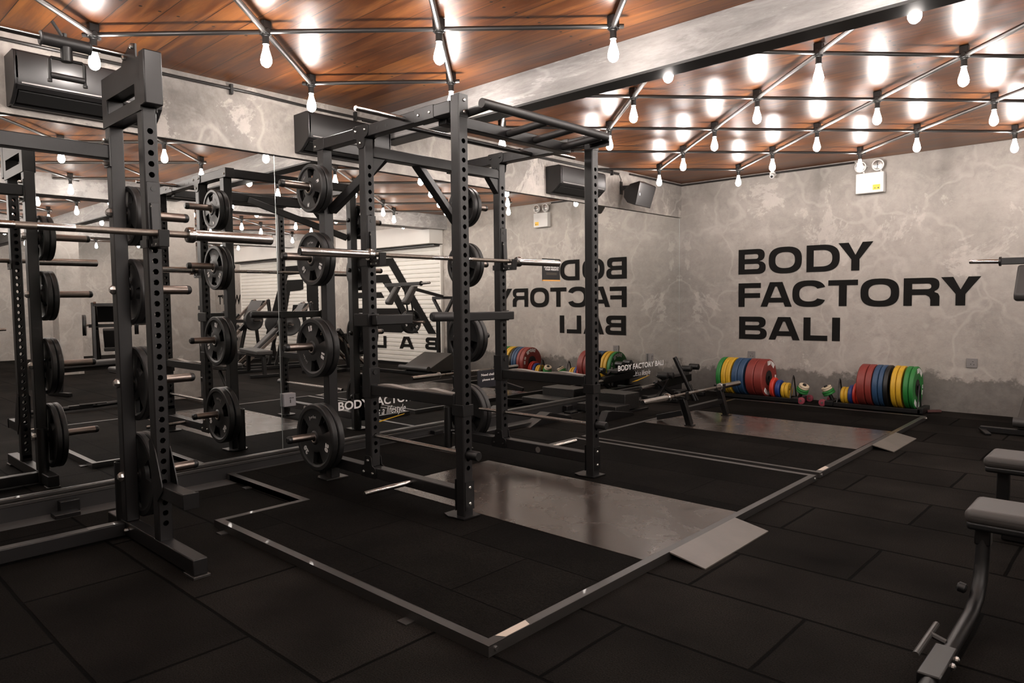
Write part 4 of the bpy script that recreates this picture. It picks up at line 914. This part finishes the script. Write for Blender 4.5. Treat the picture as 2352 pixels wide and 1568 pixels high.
build('pull_up_bar', MB().cyl((1.21,.214,2.562),(1.21,1.335,2.562),.0155,16), CHROME, hr)
jhook(1.40, 1.338, 1.634, 'black j-hook holding the barbell on the front upright of the nearest half rack', .07)
for z, R, kg, lv in ((1.80,.163,'5','top'),(1.382,.182,'10','second'),(.867,.208,'15','third'),(.352,.238,'20','bottom')):
    for k in range(2):
        t_ = .036
        grip_plate((.895, 1.408+.008+t_*(k+1)+.003*k, z-.010), (0,1,0), R, t_, {'5':20,'10':70,'15':10,'20':95}[kg], kg, 'black %s kg plate between the half rack uprights, %s peg, %s of two' % (kg, lv, 'inner' if k == 0 else 'outer'), text=(k == 1), grp='grip plates on the half rack')
# swivel handle hanging on the pull-up bar
t = thing('pull_up_handle', 'black swivel grip handle clamped on the half rack pull-up bar at top left', 'handle', (1.21,1.07,2.36))
build('sleeve', MB().lathe([(.030,0),(.034,.004),(.034,.008),(.029,.012),(.029,.205),(.033,.21),(.033,.215)], (1.21,.965,2.556), (0,1,0), 20), HANDLE, t)
build('swivel', MB().cyl((1.21,1.075,2.535),(1.21,1.075,2.468),.026,16), PADBLK, t)
build('stirrup', MB().tube([(1.21,1.002,2.375),(1.21,1.002,2.465),(1.21,1.01,2.475),(1.21,1.14,2.475),(1.21,1.148,2.465),(1.21,1.148,2.375)], .008, 8).tube([(1.21,1.0,2.372),(1.21,1.0,2.36)],.011,8).tube([(1.21,1.15,2.372),(1.21,1.15,2.36)],.011,8), PADBLK, t)
build('grip', MB().cyl((1.21,1.004,2.392),(1.21,1.146,2.392),.015,16), HANDLE, t)
build('wing_screw', MB().bar((1.21,1.06,2.585),(1.21,1.02,2.645),.008,.02,(1,0,0)).cyl((1.21,1.07,2.57),(1.21,1.07,2.60),.010,10), STEELD, t)

# ================================================================== BARBELL JACK ON FURTHER PLATFORM
t = thing('barbell_stand', 'low black two-leg barbell stand on the further platform', 'barbell stand', (1.68, 6.65, HP))
for y in (6.20, 6.99):
    l = build('leg', MB().bar((1.705,y+.04,HP+.008),(1.655,y-.02,.318),.058,.058,(0,1,0)), STEELD, t, bevel=.004)
    build('leg_pad', MB().box(1.665,1.745,y,y+.08,HP-.0015,HP+.008), STEELD, l)
    build('cradle', MB().prism([(1.60,y-.04,.305),(1.715,y-.04,.305),(1.715,y-.04,.385),(1.70,y-.04,.385),(1.695,y-.04,.33),(1.635,y-.04,.33),(1.625,y-.04,.375),(1.60,y-.04,.375)], (0,.045,0)), STEELD, l, bevel=.002)
    build('rear_foot', MB().bar((1.66,y+.0,.17),(1.30,y+.12,HP+.03),.05,.055), STEELD, l, bevel=.004)
build('crossbar', MB().bar((1.672,6.22,.20),(1.672,6.98,.20),.05,.05), STEELD, t, bevel=.003)
barbell(0,0,0,'shorter steel barbell resting on the low stand on the further platform', 1.21,.66, ends=((1.655,5.46,.353),(1.672,7.40,.353)))

# ================================================================== STEP BOX AND LOW LEVER MACHINE BY THE MIRROR CORNER
t = thing('step_platform', 'black tread-plate double step box against the mirror', 'step box', (.4, 6.6, 0))
build('upper_step', MB().box(.12,.62,6.72,7.02,.022,.205), DIAM, t, bevel=.005)
build('lower_step', MB().box(.16,.70,6.42,6.70,.022,.105), DIAM, t, bevel=.005)
build('side_frame', MB().bar((.68,6.28,.012),(.68,7.10,.012),.03,.022).bar((.14,6.28,.012),(.14,7.10,.012),.03,.022), STEELD, t)
t = thing('foot_plate', 'flat black wedge-shaped foot plate lying by the mirror rail', 'foot plate', (.45,5.6,0))
build('wedge', MB().prism([(.28,5.30,0),(.28,5.62,.115),(.28,5.66,.11),(.28,5.98,.03),(.28,6.0,0)], (.14,0,0)), STEELD, t, bevel=.003)
t = thing('foot_plate', 'flat black wedge-shaped foot plate lying in front of the step box', 'foot plate', (.78,6.3,0))
build('wedge', MB().prism([(.72,6.05,0),(.72,6.12,.10),(.72,6.20,.10),(.72,6.60,.035),(.72,6.63,0)], (.09,0,0)), STEELD, t, bevel=.003)
t = thing('lever_machine', 'low black lever row machine beside the mirror corner with foam rollers and struts', 'gym machine', (.45,8.1,0))
build('base_rail', MB().bar((.42,7.55,.045),(.42,8.62,.045),.06,.05).bar((.20,7.75,.03),(.72,7.75,.03),.06,.045).bar((.20,8.5,.03),(.68,8.5,.03),.06,.045), STEELD, t, bevel=.004)
build('cross_strut', MB().bar((.50,7.62,.06),(.46,8.05,.33),.035,.045).bar((.50,8.02,.06),(.46,7.66,.26),.035,.045), STEELD, t, bevel=.003)
build('seat_beam', MB().bar((.42,7.72,.20),(.42,8.56,.235),.09,.10), STEELD, t, bevel=.008)
build('seat_pad', MB().box(.34,.52,7.98,8.40,.28,.33), PADD, t, bevel=.012)
for y, z in ((7.70,.335),(7.84,.325),(8.30,.375),(8.50,.385)):
    build('foam_roller', MB().lathe([(.030,0),(.040,.006),(.040,.13),(.030,.136)], (.46,y,z), (1,.1,0), 16), PADBLK, t)
build('roller_arm', MB().bar((.44,7.70,.335),(.44,7.98,.22),.03,.03).bar((.44,8.50,.385),(.44,8.30,.22),.03,.03), STEELD, t)
build('chrome_peg', MB().cyl((.40,7.40,.19),(.41,7.72,.20),.026,16), CHROME, t)
t = thing('lever_pole', 'slanted black steel pole standing behind the barbell stand by the corner', 'pole', (.62,8.2,0))
build('shaft', MB().cyl((.78,8.06,.0),(.58,7.90,.555),.027,16), STEELD, t)
build('side_rod', MB().cyl((.80,8.10,.0),(.72,8.04,.20),.016,12), STEELD, t)
# bars lying along the mirror rail, seen behind the far side of the rack
t = thing('floor_bar', 'long black flat bar lying on the floor beside the mirror rail', 'bar', (.3,5.2,0))
build('bar_body', MB().bar((.33,4.62,.02),(.33,5.45,.02),.05,.035), STEELD, t, bevel=.003)

# ================================================================== BUMPER PLATE RACKS ON THE BACK WALL
def bumper(x0, x1, R, m_, lb, facing=1, text=None, grp='colour bumper plates', yc=8.74, zb=.036, back=None):
    t = thing('bumper_plate', lb, 'weight plate', ((x0+x1)/2, yc, zb), grp)
    w_ = x1-x0; zc = zb+R; c_ = Vector((x0 if facing > 0 else x1, yc, zc)); ax = Vector((facing,0,0))
    e = min(.010, w_*.2)
    build('disc', MB().lathe([(.03,.004),(R*.40,.004),(R*.44,.0),(R-e,.0),(R,e),(R,w_-e),(R-e,w_),(R*.52,w_),(R*.46,w_-.006),(.03,w_-.006)], c_, ax, 56, False), m_, t)
    build('centre_disc', MB().lathe([(.0275,.003),(R*.40,.003),(R*.40,w_-.004),(.0275,w_-.004),(.0275,.003)], c_, ax, 32, False), STEELD if R > .15 else m_, t)
    if text:
        mm = MB(); ex = Vector((0,0,1)).cross(ax).normalized(); ey = Vector((0,0,1)); cc = c_+ax*(w_+.0005)
        arc_text(mm, 'BISON', cc, ex, ey, ax, R*.80, 75, R*.19, offset=.012, spacing=1.5)
        arc_text(mm, text, cc, ex, ey, ax, R*.80, -10, R*.14, offset=.006, spacing=1.1)
        arc_text(mm, 'BISON', cc, ex, ey, ax, R*.80, 255, R*.19, offset=.012, spacing=1.5)
        build('plate_lettering', mm, WHITE, t, smooth=False)
    if back:
        mm = MB(); bx = -ax; ex = Vector((0,0,1)).cross(bx).normalized(); ey = Vector((0,0,1)); cc = c_-ax*.0005
        arc_text(mm, 'BISON', cc, ex, ey, bx, R*.80, 80, R*.20, offset=.012, spacing=1.5)
        arc_text(mm, back, cc, ex, ey, bx, R*.80, 10, R*.15, offset=.006, spacing=1.1)
        build('plate_lettering', mm, WHITE, t, smooth=False)
    return t
def toaster(x0, x1, lb, flip):
    t = thing('plate_rack', lb, 'plate rack', ((x0+x1)/2, 8.72, 0), 'low wheeled bumper racks')
    build('side_rail', MB().bar((x0,8.60,.035),(x1,8.60,.035),.04,.045), STEELD, t, bevel=.003)
    build('side_rail', MB().bar((x0,8.86,.035),(x1,8.86,.035),.04,.045), STEELD, t, bevel=.003)
    e0, e1 = (x1, x0) if not flip else (x0, x1)
    build('end_block', MB().box(min(e0,e0+.09*(1 if not flip else -1)),max(e0,e0+.09*(1 if not flip else -1)),8.56,8.90,.015,.07), STEELD, t, bevel=.004)
    build('end_block', MB().box(e1-.03,e1+.03,8.58,8.88,.012,.075), STEELD, t, bevel=.004)
    sx = e0+.12*(1 if not flip else -1)
    for y in (8.58, 8.86):
        wh = build('wheel', MB().lathe([(.02,0),(.042,.004),(.042,.03),(.02,.034)], (sx,y-.017,.043), (0,1,0), 18), PINK, t)
        build('axle_cap', MB().cyl((sx,y-.022,.043),(sx,y-.017,.043),.012,10), BOLT, wh)
    hx = e0-.03*(1 if not flip else -1)
    build('wire_divider', MB().tube([(hx,8.62,.05),(hx,8.70,.30),(hx,8.72,.325),(hx,8.74,.30),(hx,8.82,.05)], .0085, 8), STEELD, t)
    fx = e1+.045*(1 if not flip else -1)
    build('wire_divider', MB().tube([(fx+(.0),8.66,.06),(fx,8.72,.30),(fx,8.735,.31),(fx,8.75,.30),(fx,8.81,.06)], .008, 8), STEELD, t)
    d = 1 if not flip else -1
    build('peg', MB().cyl((e0+.045*d,8.72,.06),(e0+.125*d,8.68,.235),.022,14), PADBLK, t)
    return e0+.045*d, e0+.125*d
pa = toaster(.86, 1.80, 'low black wheeled plate rack with colour plates, left of the two on the back wall', False)
pb_ = toaster(2.29, 3.20, 'low black wheeled plate rack with colour plates, right of the two on the back wall', True)
SEQ_L = [(.835,.895,.240,GRN,'green','leftmost'),(.905,.965,.240,YEL,'yellow','left of its pair'),(.968,1.03,.240,YEL,'yellow','right of its pair'),(1.05,1.125,.240,BLUE,'blue','left of its pair'),(1.130,1.205,.240,BLUE,'blue','right of its pair'),
         (1.235,1.34,.240,RED,'dark red','left of its pair'),(1.345,1.455,.240,RED,'dark red','right of its pair')]
for x0, x1, R, m_, cn, ps in SEQ_L: bumper(x0, x1, R, m_, 'large %s bumper plate on the left plate rack, %s' % (cn, ps), 1, '25 KG' if x1 > 1.4 else None, back='10 KG' if x0 < .84 else None)
for x0, x1, R, m_, cn in ((1.50,1.55,.125,SRED,'bright red'),(1.565,1.62,.112,SBLU,'dark blue'),(1.635,1.675,.098,YEL,'yellow inner'),(1.68,1.72,.098,YEL,'yellow outer')):
    bumper(x0, x1, R, m_, 'small %s plate at the right end of the left plate rack' % cn, 1, None, 'small colour plates')
SEQ_R = [(2.56,2.645,.240,RED,'dark red','left of its pair'),(2.65,2.715,.240,RED,'dark red','right of its pair'),(2.725,2.782,.240,BLUE,'blue','left of its pair'),(2.787,2.835,.240,BLUE,'blue','right of its pair'),(2.84,2.885,.240,RUBBER,'black','between blue and yellow'),
         (2.915,2.965,.240,YEL,'yellow','left of its pair'),(2.97,3.02,.240,YEL,'yellow','right of its pair'),(3.04,3.09,.240,GRN,'green','left of its pair'),(3.095,3.14,.240,GRN,'green','right of its pair')]
for x0, x1, R, m_, cn, ps in SEQ_R: bumper(x0, x1, R, m_, 'large %s bumper plate on the right plate rack, %s' % (cn, ps), 1, '10 KG' if x1 > 3.1 else None, back='25 KG' if x0 < 2.6 else None)
for x0, x1, R, m_, cn in ((2.345,2.385,.098,YEL,'yellow outer'),(2.388,2.425,.098,YEL,'yellow inner'),(2.432,2.48,.112,SBLU,'dark blue'),(2.487,2.52,.125,SRED,'bright red left'),(2.528,2.556,.125,SRED,'bright red right')):
    bumper(x0, x1, R, m_, 'small %s plate at the left end of the right plate rack' % cn, 1, None, 'small colour plates')
for (xa, xb), rk_ in ((pa, 'left'), (pb_, 'right')):
    a = Vector((xa,8.72,.06)); b_ = Vector((xb,8.68,.235)); d = (b_-a).normalized()
    for k, (o0, o1, R, m_, cn) in enumerate(((.085,.11,.072,GRN,'green inner'),(.112,.137,.072,GRN,'green outer'),(.140,.160,.060,CREAM,'cream inner'),(.162,.182,.060,CREAM,'cream outer'))):
        t = thing('change_plate', 'tiny %s change plate on the tilted peg of the %s plate rack' % (cn, rk_), 'weight plate', a+d*o0, 'change plates on tilted pegs')
        build('disc', MB().lathe([(.0245,0),(R-.004,0),(R,.005),(R,o1-o0-.005),(R-.004,o1-o0),(.0245,o1-o0),(.0245,0)], a+d*o0, d, 32, False), m_, t)
t = thing('dropped_strap', 'small dark strap on the floor at the right end of the plate racks', 'strap', (3.27,8.8,0))
build('strap', MB().bar((3.22,8.78,.02),(3.34,8.86,.025),.05,.025), mat('maroon_strap', (.06,.02,.018), .7), t, bevel=.004)

# ================================================================== RIGHT EDGE: BENCHES AND MACHINES
def bench(x0, x1, y0, y1, z, lb, leg):
    t = thing('bench', lb, 'bench', ((x0+x1)/2, (y0+y1)/2, 0), 'padded benches at the right edge')
    build('seat_pad', MB().box(x0, x1, y0, y1, z-.062, z), PAD, t, bevel=.026, seg=4)
    build('pad_base', MB().box(x0+.008, x1-.008, y0+.008, y1-.008, z-.085, z-.050), PADBLK, t, bevel=.012, seg=3)
    if leg:
        build('post', MB().box(x0+.03,x0+.085,y0+.05,y0+.105,.30,z-.08), STEELD, t, bevel=.005)
        build('curved_leg', MB().tube([(x0+.058,y0+.075,.32),(x0+.058,y0+.065,.24),(x0+.056,y0+.04,.16),(x0+.053,y0-.01,.10),(x0+.05,y0-.10,.065),(x0+.045,y0-.40,.05),(x0+.04,y0-1.15,.045)], .026, 12), STEELD, t)
        build('foot_bracket', MB().box(x0+.005,x0+.075,y0-.72,y0-.46,.03,.078), STEELD, t, bevel=.005)
        build('side_rod', MB().tube([(x0-.02,y0-.62,.085),(x0-.02,y0-.32,.085)], .011, 10).tube([(x0-.02,y0-.42,.085),(x0+.03,y0-.42,.07)], .011, 8), EDGE, t)
        for a, b2 in ((y0-.50,.055),(y0-.56,.055)): build('bolt', MB().lathe([(.011,0),(.010,.008),(.004,.012)], (x0+.076,a,b2), (1,0,0), 10), BOLT, t)
        build('knob', MB().lathe([(.012,0),(.020,.006),(.020,.028),(.012,.034)], (x0+.02,y0-.01,.13), (-1,0,.2), 12), PADBLK, t)
        build('floor_foot', MB().box(x0-.08,x0+.18,y0-1.2,y0-1.13,.0,.045), STEELD, t, bevel=.005)
    else:
        build('post', MB().box(x0+.05,x0+.105,y0+.09,y0+.145,.045,z-.08), STEELD, t, bevel=.005)
        build('base_rail', MB().bar((x0+.08,y0+.10,.03),(x1-.1,y0+.10,.03),.06,.05), STEELD, t, bevel=.005)
        build('diagonal', MB().bar((x0+.10,y0+.12,.05),(x0+.36,y0+.12,.34),.035,.04), EDGE, t, bevel=.004)
    build('rear_post', MB().box(x1-.2,x1-.14,y0+.08,y0+.14,0,z-.08), STEELD, t, bevel=.005)
bench(4.555, 5.50, 3.235, 3.50, .452, 'padded grey bench at the right edge, nearest, with a curved leg running forward', True)
bench(4.44, 5.35, 4.36, 4.66, .452, 'padded grey bench at the right edge, behind the nearest one', False)

t = thing('shoulder_machine', 'black plate-loaded shoulder machine at the right edge with a bare steel sleeve', 'gym machine', (4.6,7.8,0))
build('sleeve', MB().capped((4.02,7.60,1.598),(3.79,7.60,1.606),.020,16), CHROME, t)
build('sleeve_stop', MB().cyl((4.02,7.60,1.598),(4.035,7.60,1.598),.042,16), STEELD, t)
build('lever_arm', MB().bar((4.03,7.60,1.598),(5.0,7.60,1.59),.05,.06), STEELD, t, bevel=.005)
for x in (4.16, 4.62):
    build('shoulder_pad', MB().prism([(x,7.56,1.56),(x,7.66,1.56),(x,7.50,1.30),(x,7.46,1.24),(x,7.38,1.25),(x,7.36,1.30)], (.11,0,0)), PADD, t, bevel=.02, seg=3)
for x in (4.50, 4.80):
    build('post', MB().bar((x,8.64,.04),(x,8.64,1.05),.06,.06,(0,1,0)), STEELD, t, bevel=.005)
build('frame_strut', MB().bar((4.65,8.64,.98),(4.38,8.64,1.34),.05,.05,(0,1,0)).bar((4.65,8.64,.98),(4.92,8.64,1.34),.05,.05,(0,1,0)), STEELD, t, bevel=.004)
build('frame_strut', MB().bar((4.36,8.64,1.36),(4.94,8.64,1.36),.05,.05), STEELD, t, bevel=.004)
build('lever_link', MB().bar((4.62,8.60,1.38),(4.60,7.64,1.58),.045,.055), STEELD, t, bevel=.004)
for x in (4.36, 4.50): build('hanger_rod', MB().bar((x,7.62,1.56),(x+.04,7.72,1.10),.022,.022), STEELD, t)
build('hanger_step', MB().bar((4.38,7.72,1.10),(4.56,7.72,1.10),.03,.03), STEELD, t)
build('base_frame', MB().bar((3.87,7.86,.035),(5.6,7.86,.035),.06,.05).bar((4.50,8.46,.035),(4.50,8.7,.035),.06,.05).bar((4.95,7.86,.035),(4.95,8.66,.035),.06,.05).bar((3.88,7.86,.035),(3.96,7.70,.012),.05,.02), STEELD, t, bevel=.004)
build('sloped_board', MB().prism([(4.15,7.84,.10),(4.15,7.85,.13),(4.15,8.38,.37),(4.15,8.42,.36),(4.15,8.42,.06),(4.15,7.95,.06)], (.75,0,0)), mat('board_rubber', (.035,.031,.028), .5), t, bevel=.006)
build('board_roller', MB().cyl((4.13,7.82,.13),(4.92,7.82,.13),.045,18), PADD, t)
build('handle', MB().tube([(4.3,7.60,1.56),(4.3,7.52,1.40),(4.3,7.50,1.30)], .016, 10), STEELD, t)
for k, (x, R) in enumerate(((5.10,.22),(5.15,.22))):
    grip_plate((x+.04,8.30,.92), (-1,0,0), R, .04, 30*k, '20', 'black grip plate on the shoulder machine, %s of two' % ('outer' if k == 0 else 'inner'), text=(k == 0), grp='plates on the shoulder machine')
build('storage_horn', MB().cyl((4.80,8.30,.92),(5.3,8.30,.92),.024,14), GUNMET, t)

# ================================================================== SHUTTERS ON THE BACK WALL (mirror view)
def shutter(x0, x1, lb, nm):
    t = thing('roller_shutter', lb, 'roller shutter', ((x0+x1)/2, YB-.03, 0), 'roller shutters')
    m_ = MB(); z = .02; p = .087; prof = []
    while z < 2.36:
        prof += [(YB-.030, z), (YB-.046, z+.012), (YB-.050, z+.045), (YB-.046, z+.075), (YB-.030, z+.083)]; z += p
    vs = [[m_.bm.verts.new((x, y, zz)) for y, zz in prof] for x in (x0, x1)]
    for i in range(len(prof)-1): m_.bm.faces.new((vs[0][i], vs[1][i], vs[1][i+1], vs[0][i+1]))
    build('slat_curtain', m_, SHUT, t)
    for x in (x0, x1): build('guide_rail', MB().box(x-.015,x+.015,YB-.06,YB-.001,0,2.38), SHUT, t, bevel=.003)
    build('bottom_bar', MB().box(x0,x1,YB-.055,YB-.02,.0,.06), STEELD, t)
    hd = build('housing', MB().box(x0-.03,x1+.03,YB-.34,YB-.001,2.395,2.757), HOUSE, t, bevel=.006)
    build('shadow_strip', MB().box(x0,x1,YB-.20,YB-.06,2.36,2.394), STEELD, hd)  # dark bar standing in for the shade under the housing
    return t
s1 = shutter(5.11, 8.20, 'pale roller shutter with black chevron logo and BALI letters, seen in the mirror', 1)
s2 = shutter(9.40, 13.3, 'wide pale roller shutter with curved black logo, reflected left of the weight storage', 2)
def onsh(m_, pts):
    m_.prism([(x, YB-.0535, z) for x, z in pts], (0,.003,0))
m_ = MB()
def stripe(zt, zb, xo, xe_t, xe_b, w_):
    onsh(m_, [(8.15,zt),(xo,zt),(xe_t,.66),(xe_t+w_,.66),(xo+w_*.55,zb),(8.15,zb)])
stripe(2.20, 2.04, 6.58, 5.26, 0, .24); 
onsh(m_, [(8.15,1.87),(6.78,1.87),(5.80,.66),(6.06,.66),(6.74,1.52),(6.95,1.70),(8.15,1.70)])
onsh(m_, [(8.15,1.50),(7.0,1.50),(6.9,1.38),(8.15,1.38)])
onsh(m_, [(8.15,1.16),(6.42,1.16),(6.12,.78),(6.35,.66),(8.15,.66)])
build('logo_paint', m_, PAINT, s1, smooth=False)
m_ = MB(); wide_letters(m_, [('B',5.20,5.60,.345,.59),('A',5.95,6.42,.335,.585),('L',6.86,7.22,.325,.58),('I',7.66,7.76,.32,.58)], lambda u, v, d: Vector((u, YB-.054-abs(d), v)), .10, .06)
build('letter_paint', m_, PAINT, s1, smooth=False)
m_ = MB()
onsh(m_, [(9.45,2.20),(11.0,2.20),(11.75,.9),(12.0,.5),(11.6,.5),(10.8,1.98),(10.05,2.0),(9.45,2.0)])
onsh(m_, [(10.10,1.86),(10.85,1.86),(11.2,1.25),(11.45,.70),(11.05,.70),(10.72,1.58),(10.25,1.60),(10.10,1.62)])
onsh(m_, [(9.45,1.98),(9.75,1.98),(9.95,1.75),(9.95,1.35),(9.80,1.15),(9.45,1.0)])
onsh(m_, [(9.95,1.25),(10.6,1.25),(10.7,.95),(9.95,.95)])
build('logo_paint', m_, PAINT, s2, smooth=False)
t = thing('wall_decal', 'dark THROW lettering on the pale wall seen in the mirror', 'wall lettering', (13.9,YB-.01,1.1))
m_ = MB(); fit_text(m_, "WON'T", 13.42,14.82,1.27,1.55, lambda u,v,d: Vector((u,YB-.004-abs(d),v)), .03);
build('letters', m_, PAINT, t, smooth=False)
t['label'] = 'dark lettering on the pale wall beyond the wide shutter, seen in the mirror'

# ================================================================== MACHINES SEEN IN THE MIRROR
def sled_machine(ox, oy, rz, lb, scale=1.0, rise=1.55, plates=True, nm='leg_press'):
    R_ = Matrix.Rotation(rz, 4, 'Z'); P = lambda x, y, z: Vector((ox, oy, 0))+(R_ @ Vector((x*scale, y*scale, 0)))+Vector((0,0,z*scale))
    t = thing(nm, lb, 'gym machine', (ox, oy, 0), 'plate-loaded machines behind the camera')
    def bars(l, w_, h): 
        m_ = MB()
        for a, b_ in l: m_.bar(P(*a), P(*b_), w_, h)
        return m_
    build('base_frame', bars([((-.35,-.8,.04),(-.35,.9,.04)),((.35,-.8,.04),(.35,.9,.04)),((-.35,-.8,.04),(.35,-.8,.04)),((-.35,.9,.04),(.35,.9,.04)),((-.5,.1,.04),(.5,.1,.04))], .07, .06), STEELD, t, bevel=.004)
    build('guide_rail', bars([((-.28,-.75,.12),(-.28,.75,rise)),((.28,-.75,.12),(.28,.75,rise))], .05, .05), GUNMET, t)
    build('upright', bars([((-.32,.85,.05),(-.32,.70,rise)),((.32,.85,.05),(.32,.70,rise)),((-.32,.72,rise-.05),(.32,.72,rise-.05)),((-.30,-.1,.05),(-.30,.1,.85)),((.30,-.1,.05),(.30,.1,.85))], .06, .06), STEELD, t, bevel=.004)
    build('sled', bars([((-.45,.15,.95),(.45,.15,.95)),((-.30,-.05,.75),(-.30,.3,1.1)),((.30,-.05,.75),(.30,.3,1.1))], .08, .07), STEELD, t, bevel=.004)
    build('back_pad', MB().bar(P(0,-.45,.42), P(0,.02,.86), .34*scale, .08), PADD, t, bevel=.02, seg=3)
    build('seat_pad', MB().bar(P(0,-.80,.38), P(0,-.45,.34), .36*scale, .08), PADD, t, bevel=.02, seg=3)
    build('foot_deck', MB().bar(P(0,.40,1.05), P(0,.62,1.42), .5*scale, .03), STEELD, t)
    build('weight_horn', MB().cyl(P(-.85,.15,.97),P(.85,.15,.97),.024*scale,14), GUNMET, t)
    ax = (R_ @ Vector((1,0,0))).normalized()
    if plates:
        for s, sd in ((1,'right'),(-1,'left')):
            for k in range(2):
                c_ = P(s*(.50+.045*k),.15,.97)+ax*s*.04
                m_ = MB(); q = thing('weight_plate', 'black plate, %s of two on the %s horn of the %s' % ('inner' if k == 0 else 'outer', sd, lb.split(',')[0]), 'weight plate', c_, 'plates on the mirrored machines')
                m_.lathe([(.028,0),(.05,.004),(.06,0),(.17,-.006),(.185,0),(.215,0),(.222,-.006),(.222,-.034),(.215,-.04),(.028,-.04)], c_, ax*s, 36, False); build('disc', m_, RUBBER, q)
    return t
sled_machine(8.0, 7.1, .25, 'black angled sled leg press, reflected left of the weight storage', .9, 1.45, True, 'leg_press')
sled_machine(10.0, 7.2, -.1, 'black hack squat machine, reflected beside the mirror joint', .95, 1.45, True, 'hack_squat')
sled_machine(6.4, 7.5, 2.9, 'black calf press machine, reflected behind the storage uprights', .72, 1.3, False, 'calf_press')
sled_machine(8.6, 1.9, 1.4, 'black incline sled machine, reflected at the far left edge', .95, 1.5, True, 'incline_press')
sled_machine(11.6, 5.2, 1.9, 'black lever squat machine, reflected through the half rack', .9, 1.5, True, 'lever_squat')
# free standing tower with long back pad and low chalk box
t = thing('knee_raise_tower', 'black knee raise tower with a long back pad, reflected right of the pillar', 'gym machine', (6.9,5.0,0))
build('back_pad', MB().box(6.98,7.05,4.70,4.96,.83,1.52), PADD, t, bevel=.02, seg=3)
build('post', MB().box(7.06,7.14,4.79,4.87,0,1.6), STEELD, t, bevel=.004)
build('base_frame', MB().box(6.55,7.5,4.56,4.63,0,.06).box(6.55,7.5,5.02,5.09,0,.06).box(7.3,7.37,4.56,5.09,0,.06), STEELD, t, bevel=.004)
for y in (4.60, 5.06):
    build('arm_rest', MB().box(6.60,7.05,y-.05,y+.05,1.20,1.27), PADD, t, bevel=.015)
    build('hand_grip', MB().cyl((6.62,y,1.27),(6.62,y,1.40),.018,10), HANDLE, t)
build('top_joint', MB().box(7.02,7.18,4.75,4.91,1.56,1.66), STEELD, t, bevel=.01)
t = thing('chalk_stand', 'black stand with white slogan print and yellow stroke, reflected low beside the pillar', 'stand', (8.0,5.3,0))
build('body', MB().box(7.15,8.05,5.15,5.22,.02,.62), PADBLK, t, bevel=.004)
m_ = MB(); fit_text(m_, 'BODY FACTORY BALI', 7.20,7.98,.47,.545, lambda u,v,d: Vector((u, 5.1485-abs(d), v)), .02); fit_text(m_, "...It's a lifestyle", 7.35,7.85,.35,.44, lambda u,v,d: Vector((u, 5.1485-abs(d), v)), 0, .3)
build('slogan', m_, WHITE, t, smooth=False)
build('yellow_stroke', MB().box(7.30,7.80,5.147,5.1495,.335,.345), YELLOW, t)
build('caster', MB().cyl((7.2,5.14,.03),(7.2,5.2,.03),.03,12).cyl((8.0,5.14,.03),(8.0,5.2,.03),.03,12), PADBLK, t)
def flat_bench(x, y, rz, lb):
    R_ = Matrix.Rotation(rz, 4, 'Z'); P = lambda a, b_, c_: Vector((x,y,0))+(R_ @ Vector((a,b_,0)))+Vector((0,0,c_))
    t = thing('flat_bench', lb, 'bench', (x,y,0), 'flat benches across the room')
    build('pad', MB().bar(P(-.58,0,.43),P(.58,0,.43),.28,.08), PADD, t, bevel=.02, seg=3)
    build('frame', MB().bar(P(-.5,0,.36),P(.5,0,.36),.06,.06).bar(P(-.48,0,.36),P(-.52,0,.03),.06,.06).bar(P(.48,0,.36),P(.52,0,.03),.06,.06).bar(P(-.52,-.25,.03),P(-.52,.25,.03),.06,.05).bar(P(.52,-.25,.03),P(.52,.25,.03),.06,.05), STEELD, t, bevel=.004)
flat_bench(6.9, 6.1, .2, 'flat grey padded bench in the middle of the machine floor, seen in the mirror')
flat_bench(6.6, 3.4, 1.3, 'flat grey padded bench nearer the pillar, seen in the mirror')
